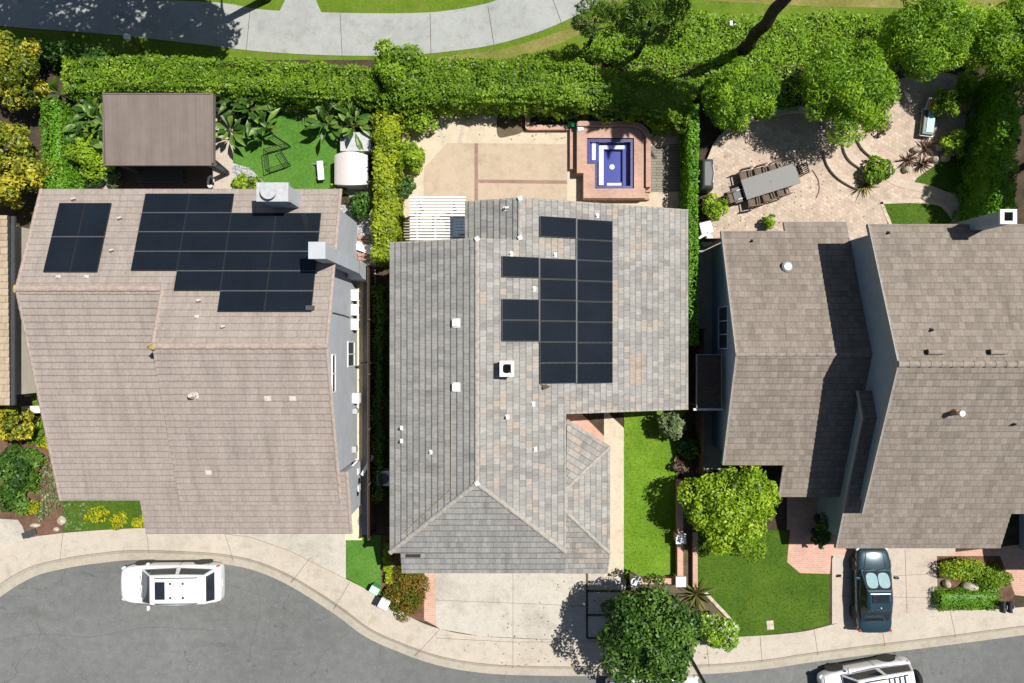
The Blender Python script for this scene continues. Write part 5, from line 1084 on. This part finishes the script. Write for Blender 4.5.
# street lamp
T = thing('street_lamp', 'dark street lamp pole rising at the kerb beside the dark green tree', 'street lamp', tuple(P(683, 645))); k = P(683, 645); m = MB(); m.tube([k, k + Vector((0, 0, 7.8)), k + Vector((.1, -.4, 8.1))], [.1, .06, .05], 12); m.build('pole', M['charcoal'], T, smooth=True); m = MB(); m.tube([k + Vector((0, 0, -.02)), k + Vector((0, 0, .4))], [.17, .14], 12); m.build('base', M['charcoal'], T)
m = MB(); m.tube([k + Vector((.1, -.35, 8.08)), k + Vector((.2, -1.6, 8.3))], .04, 8); m.build('arm', M['charcoal'], T); m = MB(); m.obox(k + Vector((.2, -1.8, 8.28)), (.25, .6, .12)); m.build('lamp_head', M['metal_grey'], T, bevel=.03)
# porch pots of the right house
for i, (x, y, lb) in enumerate(((820, 519, 'leafy plant in a dark pot near the shaded brick porch wall'), (817, 533, 'lower leafy plant in a dark pot on the shaded brick porch'))):
    T = thing('potted_plant', lb, 'plant', tuple(P(x, y))); k = P(x, y, .4); m = MB(); m.cyl(k.x, k.y, ZL, .5, .2, .27, n=18); m.build('pot', M['charcoal'], T); p, q, tt = crown_points((k.x, k.y, .9), (.5, .5, .5), 350, 10, .45, -.2); leaves('foliage', p, q, .2, L['banana'], T, tint=tt)
# ------------------------------------------------------------------ vehicles (built nose towards +X)
def quad_panel(T, name, q, mat, fu=.9, fv=.86, off=.012, lift=0, ab=(0, 1, 0, 1)):
    q = [Vector(v) for v in q]                       # corners a,b,c,d : a->b along u, a->d along v
    bl = lambda u, v: (q[0] * (1 - u) + q[1] * u) * (1 - v) + (q[3] * (1 - u) + q[2] * u) * v
    n = (q[1] - q[0]).cross(q[3] - q[0]).normalized(); u0, u1, v0, v1 = ab; cu, cv = (u0 + u1) / 2, (v0 + v1) / 2
    U = [cu + (t - cu) * fu for t in (u0, u1)]; V = [cv + (t - cv) * fv for t in (v0, v1)]
    if n.dot(sum(q, Vector()) / 4 - Vector((sum(v.x for v in q) / 4 * .0, 0, .6))) < 0: n = -n
    p = [bl(U[0], V[0]), bl(U[1], V[0]), bl(U[1], V[1]), bl(U[0], V[1])]; m = MB()
    m.add([v + n * off for v in p] + [v - n * .03 for v in p], [(0, 1, 2, 3), (7, 6, 5, 4), (0, 4, 5, 1), (1, 5, 6, 2), (2, 6, 7, 3), (3, 7, 4, 0)])
    return m.build(name, M[mat], T, bevel=.006)
def car(name, label, loc, rz, L_, W, H, paint, st, gx, belt, wheel=.36, axles=(.29, -.29), roofw=.74, group=None, rails=False, sunroof=None, basew=.93, side=((.03, .48), (.52, .97))):
    T = thing(name, label, 'car', (0, 0, 0), group); hw = W / 2; secs = []
    for fx, w, zt in st:
        x = fx * L_ / 2; w *= hw; zb = .3 if abs(fx) > .9 else .22
        half = [(.90, zb), (.985, zb + .12), (1., zb + (zt - zb) * .55), (.985, zt - .12), (.93, zt - .035), (.80, zt + .0), (.45, zt + .035), (0, zt + .05)]
        secs.append([(x, -a * w, z) for a, z in half] + [(x, a * w, z) for a, z in reversed(half[:-1])])
    m = MB(); m.loft(secs); m.build('body', M[paint], T, smooth=True, sub=2)
    xf, xf2, xr2, xr = gx; b, r = basew * hw, roofw * hw; zb, zt = belt - .06, H
    base = [(xf, -b * .92), (xf, b * .92), (xr, b * .9), (xr, -b * .9)]; roof = [(xf2, -r * .96), (xf2, r * .96), (xr2, r * .95), (xr2, -r * .95)]
    B_ = [Vector((x, y, zb)) for x, y in base]; T_ = [Vector((x, y, zt - (.05 if i < 2 else .06))) for i, (x, y) in enumerate(roof)]
    mid = [Vector(((T_[0].x + T_[3].x) / 2, s * r, zt - .02)) for s in (-1, 1)]; bm_ = [Vector(((xf + xr) / 2, s * b, zb)) for s in (-1, 1)]
    ring0 = [B_[0], B_[1], bm_[1], B_[2], B_[3], bm_[0]]; ring1 = [T_[0], T_[1], mid[1], T_[2], T_[3], mid[0]]; cx = (T_[0].x + T_[3].x) / 2
    ring2 = [Vector((cx + (v.x - cx) * .86, v.y * .82, zt + (0 if i in (0, 1, 3, 4) else .025))) for i, v in enumerate(ring1)]
    m = MB(); m.loft([ring0, ring1, ring2]); g = m.build('cabin', M[paint], T, bevel=.03)
    quad_panel(T, 'windshield', (B_[0], B_[1], T_[1], T_[0]), 'glass', .92, .84)
    quad_panel(T, 'rear_window', (B_[3], B_[2], T_[2], T_[3]), 'glass', .86, .7)
    for s in (0, 1):
        lo = (B_[0], bm_[0], B_[3]) if s == 0 else (B_[1], bm_[1], B_[2]); hi = (T_[0], mid[0], T_[3]) if s == 0 else (T_[1], mid[1], T_[2])
        quad_panel(T, 'side_window', (lo[0], lo[1], hi[1], hi[0]), 'glass', .9, .7); quad_panel(T, 'side_window', (lo[1], lo[2], hi[2], hi[1]), 'glass', .86, .7)
    for a in axles:
        for s in (-1, 1):
            x, y = a * L_, s * (hw - .15); wh = thing('wheel', None, None, (0, 0, 0)); wh.parent = T
            m = MB(); m.tube([(x, y - .115, wheel), (x, y - .09, wheel), (x, y + .09, wheel), (x, y + .115, wheel)], [wheel * .9, wheel, wheel, wheel * .9], 28); m.build('tyre', M['rubber'], wh, smooth=False)
            m = MB(); yo = y + s * .118; m.tube([(x, yo - .012 * s, wheel), (x, yo + .004 * s, wheel)], wheel * .66, 20)
            for k in range(5): t = k * 1.2566; m.obox((x + math.cos(t) * wheel * .34, yo + .008 * s, wheel + math.sin(t) * wheel * .34), (.07, .02, .07))
            m.build('rim', M['rim'], wh)
            m = MB(); m.tube([(x, s * (hw - .03), wheel + .02), (x, s * (hw + .002), wheel + .02)], wheel * 1.16, 28); m.build('wheel_arch', M['black'], T)
            m = MB(); m.obox((xf - .22 if False else xf - .30, s * (hw + .09), belt + .05), (.12, .2, .14)); 
        pass
    for s in (-1, 1):
        m = MB(); m.obox((xf - .38, s * (hw + .07), belt + .06), (.13, .24, .16)); m.build('mirror', M[paint], T, bevel=.04)
        m = MB(); m.obox((L_ / 2 * .93, s * hw * .70, st[1][2] - .12), (.2, .34, .15), -s * .5); m.build('headlight', M['clear_lens'], T, bevel=.04)
        m = MB(); m.obox((-L_ / 2 * .925, s * hw * .82, st[-2][2] - .16), (.14, .2, .24), s * .35); m.build('taillight', M['red_lens'], T, bevel=.04)
        if rails:
            m = MB(); y = s * r * .86; x0, x1 = xf2 - .25, xr2 + .3; m.tube([(x0, y, zt), (x0 - .08, y, zt + .075), (x1 + .08, y, zt + .075), (x1, y, zt)], .022, 7); m.build('roof_rail', M['charcoal'], T)
    if sunroof: x0, x1, ww = sunroof; m = MB(); m.bx(x1, x0, -ww, ww, zt - .02, zt + .036); m.build('sunroof', M['glass'], T, bevel=.004)
    m = MB(); m.tube([(xf + .02, -.5, belt + .0), (xf - .04, -.05, belt + .03)], .014, 5); m.tube([(xf + .02, .1, belt + .0), (xf - .04, .55, belt + .03)], .014, 5); m.build('wiper', M['black'], T)
    m = MB(); sx = (xf + xr2) / 2 - .1
    for s in (-1, 1):
        for x in (xf - .25, sx, xr2 + .15): m.tube([(x, s * hw * 1.002, .35), (x, s * hw * 1.004, .6), (x - .02, s * hw * .985, belt - .14)], .008, 4)
    m.tube([(L_ / 2 * .90, -hw * .80, st[2][2] - .02), (L_ / 2 * .94, 0, st[2][2] + .02), (L_ / 2 * .90, hw * .80, st[2][2] - .02)], .008, 4)
    m.build('panel_seam', M['charcoal'], T)
    m = MB(); m.bx(-L_ * .27, L_ * .27, -hw * 1.004, -hw * .9, .2, .34); m.build('sill', M['black'], T); m = MB(); m.bx(-L_ * .27, L_ * .27, hw * .9, hw * 1.004, .2, .34); m.build('sill', M['black'], T)
    m = MB(); m.bx(L_ / 2 - .05, L_ / 2 + .012, -hw * .38, hw * .38, .40, .58); m.build('grille', M['black'], T)
    m = MB(); m.bx(-L_ / 2 - .012, -L_ / 2 + .05, -.16, .16, .62, .74); m.build('number_plate', M['white'], T)
    T.location = loc; T.rotation_euler = (0, 0, rz); ORG[T.name] = Vector((0, 0, 0)); return T
SUV = [(1, .50, .60), (.985, .64, .76), (.94, .80, .88), (.82, .93, .96), (.6, .985, .99), (.4, 1, 1.0), (0, 1, 1.0), (-.6, 1, 1.0), (-.88, .97, 1.02), (-.965, .90, .98), (-1, .82, .88)]
T = car('suv', 'white SUV with dark sunroof and roof rails parked in the bend of the street', (-16.68, -11.85, 0), math.radians(180.6), 5.0, 1.93, 1.78, 'car_white', SUV, (1.30, .56, -2.02, -2.32), 1.10, .38, rails=True, sunroof=(.29, -.18, .42))
for x in (-.45, -1.05):
    for y in (-.34, .34): m = MB(); m.obox((x, y, 1.82), (.09, .1, .05)); m.build('rack_foot', M['charcoal'], T)
    m = MB(); m.tube([(x, -.34, 1.83), (x, .34, 1.83)], .012, 6); m.build('rack_bar', M['metal_light'], T)
for f_ in T.children:
    pass
COUPE = [(1, .60, .52), (.975, .76, .62), (.91, .88, .71), (.7, .97, .80), (.45, 1, .84), (0, 1, .86), (-.5, 1, .87), (-.8, .97, .90), (-.94, .90, .88), (-1, .80, .78)]
T = car('coupe', 'dark teal blue coupe with silver windshield sunshade parked on the right driveway', (17.68, -12.15, ZL), math.radians(90.5), 4.15, 1.74, 1.36, 'car_blue', COUPE, (1.08, .12, -.75, -1.50), .94, .31, sunroof=(.0, -.40, .40), roofw=.70)
hw = .87; b, r = .93 * hw * .92, .70 * hw * .96; sl = Vector((.12 - 1.08, 0, 1.31 - .88)); nrm = Vector((-sl.z, 0, sl.x)).normalized(); nrm = nrm if nrm.z > 0 else -nrm
m = MB()
for s in (-1, 1):
    c0 = Vector((.60, s * .29, .88 + .43 * .5)) + nrm * .028; u = Vector((0, 1, 0)); v = sl.normalized()
    vs = [c0 + u * (.275 * math.copysign(abs(math.cos(t)) ** .7, math.cos(t))) + v * (.36 * math.copysign(abs(math.sin(t)) ** .7, math.sin(t))) for t in [2 * math.pi * k / 24 for k in range(24)]]
    m.add(vs + [p - nrm * .012 for p in vs], [tuple(range(24))] + [(k, 24 + k, 24 + (k + 1) % 24, (k + 1) % 24) for k in range(24)])
m.build('sunshade', M['shade'], T)
for s in (-1, 1): m = MB(); m.tube([(1.95, s * .38, .70), (1.5, s * .47, .855), (1.05, s * .52, .93)], .010, 5); m.build('hood_crease', M['charcoal'], T)
m = MB(); m.obox((-.62, 0, 1.39), (.06, .05, .05)); m.build('antenna', M['metal_light'], T)
BOX = [(1, .58, .62), (.97, .76, .82), (.9, .88, .92), (.7, .97, .96), (.4, 1, .98), (0, 1, .98), (-.6, 1, .98), (-.9, .97, 1.0), (-.97, .93, .98), (-1, .9, .92)]
T = car('suv', 'white boxy SUV with roof rack and rear spare wheel at the bottom edge', (17.35, -16.75, 0), math.radians(190), 4.5, 1.82, 1.74, 'car_white', BOX, (1.25, .72, -1.95, -2.15), 1.10, .37, rails=True, roofw=.80)
for x in (-.7, -.95, -1.2, -1.45): m = MB(); m.tube([(x, -.6, 1.80), (x, .6, 1.80)], .025, 6); m.build('rack_bar', M['charcoal'], T)
sp = thing('spare_wheel', None, None, (0, 0, 0)); sp.parent = T
m = MB(); m.tube([(-2.27, 0, .98), (-2.31, 0, .98), (-2.45, 0, .98), (-2.49, 0, .98)], [.32, .36, .36, .31], 28); m.build('tyre', M['rubber'], sp); m = MB(); m.tube([(-2.485, 0, .98), (-2.51, 0, .98)], .2, 20); m.build('rim', M['charcoal'], sp)
T = car('hatchback', 'white car mostly hidden beneath the dark green street tree', (6.9, -17.35, 0), math.radians(3), 4.6, 1.84, 1.5, 'car_white', SUV, (1.25, .5, -1.6, -2.1), 1.0, .34)
# ------------------------------------------------------------------ vegetation
def TC(px, py, z, rpx): k = P(px, py, z); return (k.x, k.y, z), rpx * (CAMZ - z) / F
c, r = TC(731, 505, 2.5, 50); tree('small_tree', 'round lime green tree on the dark lawn beside the brick low wall', 'tree', c, (r * 1.02, r * .98, 1.75), L['lime'], 16000, .16, 64, .12, low=-.5, crad=.29, shell=.74)
c, r = TC(648, 637, 3.4, 51); tree('street_tree', 'dark green broad tree at the mouth of the middle driveway', 'tree', c, (r * .96, r * 1.08, 2.0), L['dark'], 15000, .19, 70, .16, low=-.5, crad=.29, shell=.74)
c, r = TC(846, 91, 3.0, 47); tree('round_tree', 'bright green round tree casting shade on the dining patio', 'tree', c, (r, r, 1.9), L['bright'], 18000, .19, 85, .14, aspect=.3, crad=.27, shell=.74)
c, r = TC(928, 37, 3.2, 50); tree('round_tree', 'bright green round tree above the sun lounger terrace', 'tree', c, (r, r * .95, 2.0), L['bright'], 18000, .19, 85, .14, aspect=.3, crad=.27, shell=.74)
c, r = TC(1006, 42, 3.2, 44); tree('round_tree', 'bright green tree cut off at the right end of the back hedge', 'tree', c, (r, r, 2.0), L['bright'], 15000, .19, 70, .14, aspect=.3, crad=.27, shell=.74)
c, r = TC(738, 96, 1.9, 37); tree('round_tree', 'small bright green tree below the foot of the palm', 'tree', c, (r, r * .95, 1.5), L['bright'], 11000, .19, 56, .12, aspect=.3, crad=.28, shell=.74)
c, r = TC(652, 18, 4.6, 36); tree('pine_tree', 'sparse dark feathery tree behind the clipped hedge near the spa', 'tree', c, (r * 1.1, r * .85, 1.7), L['pine'], 2600, .36, 26, .16, aspect=.13, core=False, low=-.7, crad=.3)
c, r = TC(596, 16, 3.6, 22); tree('pine_tree', 'smaller dark feathery tree left of the larger feathery one at the path bend', 'tree', c, (r * 1.2, r, 1.4), L['pine'], 1500, .34, 18, .1, aspect=.13, core=False, low=-.7, crad=.3)
# trees on the park side, north of the frame, whose shade falls on the path
for i, (sx, sy, h, rr, lb) in enumerate(((-10, 22, 8.5, 2.6, 'tall park tree shading the far left of the curved path'), (60, 26, 8.5, 2.7, 'tall park tree shading the path above the yellow trees'), (125, 30, 9., 2.8, 'tall park tree shading the path above the garden lamp'), (185, 36, 8, 2.2, 'tall park tree whose shade ends beside the side path'))):
    g = P(sx, sy, 0); c = (g.x + .52 * h, g.y + .23 * h, h); tree('park_tree', lb, 'tree', c, (rr, rr * .9, 1.7), L['dark'], 3000, .32, 34, .22, core=False, low=-.8, group='tall park trees north of the path')
for sx, sy, lb in ((965, 135, 'tall garden tree beyond the right edge, nearer the back hedge'), (962, 192, 'tall garden tree beyond the right edge, nearer the white chimney')):
    g = P(sx, sy, 0); h = 8.; tree('shade_tree', lb, 'tree', (g.x + .52 * h, g.y + .23 * h, h), (2.2, 2.4, 2.2), L['dark'], 8000, .3, 40, .2, low=-.8)
# palm
T = thing('palm_tree', 'tall leaning palm trunk rising out of the top of the photo', 'palm', tuple(P(742, 52))); b = P(742, 52); m = MB(); hh = 13
pts = [b + Vector((.05 * math.sin(i), .04 * math.cos(i * 1.3), hh * i / 30)) for i in range(31)]; m.tube(pts, [.30 - .004 * i + .012 * (i % 2) for i in range(31)], 14); m.build('trunk', M['palm_bark'], T, smooth=False)
m = MB()
for i in range(26): a = i * 2.4; m.obox(b + Vector((.27 * math.cos(a), .27 * math.sin(a), .15 + i * .03)), (.1, .1, .12), a)
m.build('root_boots', M['palm_bark'], T); m = MB(); blades(m, pts[-1], 34, 2.9, .75, (-.2, 1.2), .5, 7); o = m.build('fronds', L['banana'], T); o.data.attributes.new('tint', 'FLOAT', 'FACE').data.foreach_set('value', np.repeat(RNG.uniform(0, 1, 34), 14).astype(np.float32))
# left edge
for (px, py, z, rp, lb, mt, n) in ((10, 62, 2.6, 26, 'yellow flowering tree at the top left edge of the photo', 'yellow', 4200), (26, 92, 1.9, 18, 'lower yellow green bush beneath the top left yellow tree', 'yellow', 2000), (8, 150, 2.4, 27, 'yellow flowering tree at the left edge above the tan roof', 'yellow', 4200), (26, 172, 2.2, 22, 'yellow green tree leaning towards the clipped left hedge', 'yellow', 3200), (3, 188, 2.6, 18, 'yellow flowering tree touching the top of the tan roof', 'yellow', 2300), (12, 424, 2.4, 15, 'small golden green tree below the tan roof', 'yellow', 1800)):
    c, r = TC(px, py, z, rp); tree('flowering_tree', lb, 'tree', c, (r * 1.1, r * 1.1, 1.3), [L['yellow'], L['olive']], int(n * .8), .19, 24, .07, low=-.5, core=False, crad=.31, mix=.38)
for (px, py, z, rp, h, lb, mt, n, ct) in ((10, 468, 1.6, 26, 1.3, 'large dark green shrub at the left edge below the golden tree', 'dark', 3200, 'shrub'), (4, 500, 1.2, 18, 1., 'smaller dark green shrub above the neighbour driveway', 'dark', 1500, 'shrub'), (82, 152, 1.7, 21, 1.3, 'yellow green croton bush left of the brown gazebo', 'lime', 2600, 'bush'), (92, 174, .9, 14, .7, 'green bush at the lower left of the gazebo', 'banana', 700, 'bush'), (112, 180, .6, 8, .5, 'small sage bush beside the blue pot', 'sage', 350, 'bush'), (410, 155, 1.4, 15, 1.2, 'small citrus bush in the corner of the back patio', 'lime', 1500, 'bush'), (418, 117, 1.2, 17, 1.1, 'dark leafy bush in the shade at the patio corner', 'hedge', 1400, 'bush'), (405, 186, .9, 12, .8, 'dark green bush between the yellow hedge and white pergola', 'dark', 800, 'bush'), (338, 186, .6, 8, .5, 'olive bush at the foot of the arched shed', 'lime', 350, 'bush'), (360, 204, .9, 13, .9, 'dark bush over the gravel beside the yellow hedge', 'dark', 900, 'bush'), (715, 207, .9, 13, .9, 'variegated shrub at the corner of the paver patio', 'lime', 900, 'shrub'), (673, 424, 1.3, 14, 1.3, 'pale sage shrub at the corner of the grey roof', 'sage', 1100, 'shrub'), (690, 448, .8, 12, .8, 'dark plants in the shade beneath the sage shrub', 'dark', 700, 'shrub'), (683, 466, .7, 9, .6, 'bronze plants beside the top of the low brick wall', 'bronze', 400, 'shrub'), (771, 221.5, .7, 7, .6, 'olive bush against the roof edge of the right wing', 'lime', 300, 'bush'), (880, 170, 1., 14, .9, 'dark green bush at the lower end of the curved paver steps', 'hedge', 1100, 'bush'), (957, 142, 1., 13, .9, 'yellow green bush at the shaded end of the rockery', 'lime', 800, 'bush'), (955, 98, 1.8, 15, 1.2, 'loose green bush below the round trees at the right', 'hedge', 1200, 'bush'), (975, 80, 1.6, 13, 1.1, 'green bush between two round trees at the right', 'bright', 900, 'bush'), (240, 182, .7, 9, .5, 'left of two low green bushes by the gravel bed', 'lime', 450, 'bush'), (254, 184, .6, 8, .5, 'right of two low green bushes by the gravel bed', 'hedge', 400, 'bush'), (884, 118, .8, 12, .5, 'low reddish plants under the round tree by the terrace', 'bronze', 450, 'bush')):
    k = P(px, py, z); r = rp * (CAMZ - z) / F; shrub('shrub' if ct == 'shrub' else 'bush', lb, ct, (k.x, k.y, ZL + h * .55), (r, r, h * .75), L[mt], n, .17 if mt not in ('sage',) else .2, None)
c = P(717, 632, .8); shrub('flowering_shrub', 'green shrub dotted with white flowers beside the curved stone edging', 'shrub', (c.x, c.y, .7), (.95, .95, .85), [L['bright'], L['white_flower']], 2600, .15, mix=.10)
for (px, py, rp, lb) in ((97, 515, 11, 'left yellow flowering bush on the strip below the brown roof'), (118, 521, 10, 'middle yellow flowering bush on the strip below the brown roof'), (138, 522, 8, 'right yellow green bush on the strip below the brown roof'), (46, 443, 9, 'yellow flowering bush beside the left house wall'), (34, 460, 9, 'golden leaved low bush in the left side garden'), (31, 507, 10, 'golden low bush above the drain grate')):
    k = P(px, py, .5); r = rp * .049; shrub('flowering_bush', lb, 'bush', (k.x, k.y, .35), (r, r * .8, .45), [L['gold'], L['bright']], 700, .11, 'yellow bushes of the left house', mix=.5)
for (px, py, lb) in ((42, 395, 'green bush beside the pale slab at the left house'), (38, 430, 'dark green bush between golden tree and left house'), (30, 480, 'green bush along the red mulch of the left side garden')):
    k = P(px, py, .6); shrub('bush', lb, 'bush', (k.x, k.y, .5), (.6, .7, .6), L['hedge'], 700, .15)
groundcover('groundcover', 'grey green ground cover plants along the left house wall', [(P(x, y).x, P(x, y).y) for x, y in ((46, 452), (60, 470), (62, 505), (40, 522), (36, 500), (44, 475))], 160, L['sage'], .16, .3)
groundcover('groundcover', 'low mixed plants on the green strip below the brown roof', [(P(x, y).x, P(x, y).y) for x, y in ((64, 502), (92, 502), (90, 528), (66, 530))], 90, L['sage'], .12, .15)
groundcover('groundcover', 'lime green ivy bank behind the back hedges at the right', [(P(x, y, 0).x, P(x, y, 0).y) for x, y in ((575, 62), (590, 40), (640, 22), (690, 14), (760, 22), (830, 14), (880, 18), (900, 60), (880, 100), (800, 112), (745, 118), (690, 100), (600, 66))], 210, L['ivy'], .15, .75)
k = P(394, 68, 2.2); tree('hedge_tree', 'rounded green tree bulging out of the long clipped hedge', 'tree', (k.x, k.y, 2.1), (1.3, 1.2, 1.3), L['hedge'], 5200, .18, 36, .1)
# hedges
def hp(l, h): return [P(x, y, h) for x, y in l]
hedge('clipped_hedge', 'long yellow green clipped hedge below the path at the left', hp([(62, 74), (120, 72), (180, 72), (250, 75), (320, 79), (378, 82)], 2.3), 1.8, 2.2, L['hedge'], .125, 290)
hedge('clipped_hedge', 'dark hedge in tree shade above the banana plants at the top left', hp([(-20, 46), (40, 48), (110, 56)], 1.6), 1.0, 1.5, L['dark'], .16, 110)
hedge('clipped_hedge', 'long broad green hedge above the back patio of the middle house', hp([(382, 84), (450, 79), (520, 79), (600, 85), (660, 94), (694, 102)], 2.3), 2.25, 2.3, L['hedge'], .135, 290, .24)
hedge('yellow_hedge', 'yellow green loose hedge between the white shed and the back patio', hp([(388, 112), (384, 150), (383, 190), (385, 225), (383, 258)], 2.1), 1.15, 2.0, L['hedge_lime'], .14, 300, .22)
hedge('clipped_hedge', 'narrow bright hedge between the grey roof and the barbecue', hp([(694, 104), (694, 150), (693, 220), (693.5, 300), (694, 345)], 2.0), .52, 1.9, L['clip'], .12, 300, .08)
hedge('clipped_hedge', 'bright smooth hedge column beside the croton bush at the left', hp([(50, 100), (49, 140), (52, 192)], 2.0), 1.05, 1.9, L['clip'], .11, 330, .1)
hedge('clipped_hedge', 'tall dark hedge along the right edge of the garden', hp([(1022, 60), (1012, 110), (1008, 165), (1006, 225)], 3.0), 1.1, 2.9, L['clip'], .14, 200)
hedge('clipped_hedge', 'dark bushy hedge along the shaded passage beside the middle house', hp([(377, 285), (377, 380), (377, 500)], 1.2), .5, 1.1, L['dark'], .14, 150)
hedge('box_hedge', 'clipped box hedge beside the black mailboxes', hp([(940, 601), (1000, 600)], .7), 1.0, .65, L['clip'], .08, 420, .04)
c = P(965, 571, .8); shrub('mounded_shrub', 'large mounded shrub with yellow tips above the boulders', 'shrub', (c.x, c.y, .45), (1.2, .62, .6), [L['hedge'], L['gold']], 2600, .11, mix=.08, clumps=22); c = P(998, 580, .8); shrub('mounded_shrub', 'smaller dark green mounded shrub right of the yellow tipped one', 'shrub', (c.x, c.y, .4), (1.0, .55, .5), [L['hedge']], 2000, .11, clumps=18)
c = P(405, 593, .7); shrub('red_tipped_bush', 'green bush with red tips at the left of the middle driveway', 'bush', (c.x, c.y, .35), (1.15, 1.4, .7), [L['red']], 5200, .12, clumps=34, crad=.3)
hedge('low_hedge', 'narrow green hedge between the small lawn and the red tipped bush', hp([(387, 543), (387, 570), (389, 584)], .7), .35, .6, L['hedge_lime'], .12, 300, .08)
# broad leaved plants
for (px, py, n, ln, w, lb) in ((248, 108, 13, 1.5, .27, 'large leaved bird of paradise clump beside the gazebo'), (346, 104, 13, 1.55, .26, 'large leaved bird of paradise clump above the grey cabinet'), (76, 98, 12, 1.6, .3, 'banana clump at the upper left of the gazebo'), (96, 122, 10, 1.2, .26, 'banana clump at the left edge of the gazebo roof')):
    rosette('bird_of_paradise', lb, 'plant', P(px, py, 1.4), n, ln, w, L['banana'], (.25, 1.4), .5, None, 8, .3, 1.2, .8)
for (px, py, n, ln, w, lb, mt) in ((697, 596, 46, 1.1, .07, 'spiky yellow green flax plant below the brick pillar', 'spike'), (303, 108, 34, .8, .06, 'spiky silver agave between the broad leaved clumps', 'sage'), (868, 184, 40, .8, .06, 'dark spiky palm like plant beside the curved paver steps', 'spike'), (928, 146, 36, .65, .06, 'bronze spiky plant at the top of the rockery', 'bronze'), (911, 158, 36, .7, .06, 'bronze spiky plant in the middle of the rockery', 'bronze'), (925, 163, 36, .6, .06, 'bronze spiky plant at the lower edge of the rockery', 'bronze')):
    rosette('spiky_plant', lb, 'plant', P(px, py, .5), n, ln, w, L[mt], (.1, 1.3), .2, None, 1, 0, .3, .1)
for i, (x, y) in enumerate(((938, 148), (944, 158), (950, 152), (933, 160), (905, 170), (915, 150))):
    rock(x, y, (random.uniform(.15, .3), random.uniform(.14, .25), .22), ['round boulder near the top spiky plant of the rockery', 'lowest boulder on the rockery lawn edge', 'boulder beside the yellow green rockery bush', 'boulder between two bronze spiky plants', 'boulder beside the teal bench', 'boulder above the middle spiky plant'][i], 'rockery boulders')
def litter(label, poly, n, mat, z=ZL + .03, name='leaf_litter'):
    q = scatter([(p.x, p.y) for p in pp(poly)], n); p = np.array([(x, y, z) for x, y in q]); tag(leaves(name, p, np.tile([0, 0, 1.], (n, 1)), .09, mat, None, .5, .25), label, 'leaf litter', kind='stuff')
litter('fallen leaves scattered on the middle driveway and sidewalk', [(560, 575), (640, 575), (735, 640), (700, 668), (520, 668), (450, 655)], 170, L['olive'])
litter('fallen leaves on the pavers round the dining table', [(712, 230), (712, 150), (770, 118), (860, 190), (900, 215)], 150, L['olive'])
litter('fallen leaves along the shaded edge of the back patio', [(410, 115), (440, 108), (570, 130), (570, 142), (440, 140)], 60, L['olive'])
litter('fallen yellow petals and leaves in the left side garden', [(0, 200), (38, 195), (60, 440), (66, 520), (20, 515)], 260, L['yellow'])
# ------------------------------------------------------------------ camera and light
cam = bpy.data.cameras.new('camera'); cam.sensor_width = 36; cam.lens = 36 * F / 1024; cam.clip_end = 2000; cam.clip_start = .5
co = bpy.data.objects.new('camera', cam); C.objects.link(co); co.location = (0, 0, CAMZ); co.rotation_euler = (0, 0, 0); bpy.context.scene.camera = co
d = Vector((-.465, -.22, -1)).normalized()
sl_ = bpy.data.lights.new('sun', 'SUN'); sl_.energy = 5.0; sl_.angle = math.radians(.55); sl_.color = (1, .96, .90)
so = bpy.data.objects.new('sun', sl_); C.objects.link(so); so.rotation_euler = d.to_track_quat('-Z', 'Y').to_euler(); so.location = (40, 16, 80)
w = bpy.data.worlds.new('World'); bpy.context.scene.world = w; w.use_nodes = True; nt = w.node_tree; bg = nt.nodes['Background']
sk = nt.nodes.new('ShaderNodeTexSky'); sk.sky_type = 'NISHITA'; sk.sun_disc = False; sk.sun_elevation = math.asin(-d.z); sk.sun_rotation = math.atan2(-d.x, -d.y)
nt.links.new(sk.outputs[0], bg.inputs[0]); bg.inputs[1].default_value = .05
vs_ = bpy.context.scene.view_settings; vs_.view_transform = 'Standard'; vs_.look = 'None'; vs_.exposure = .42; vs_.gamma = 1
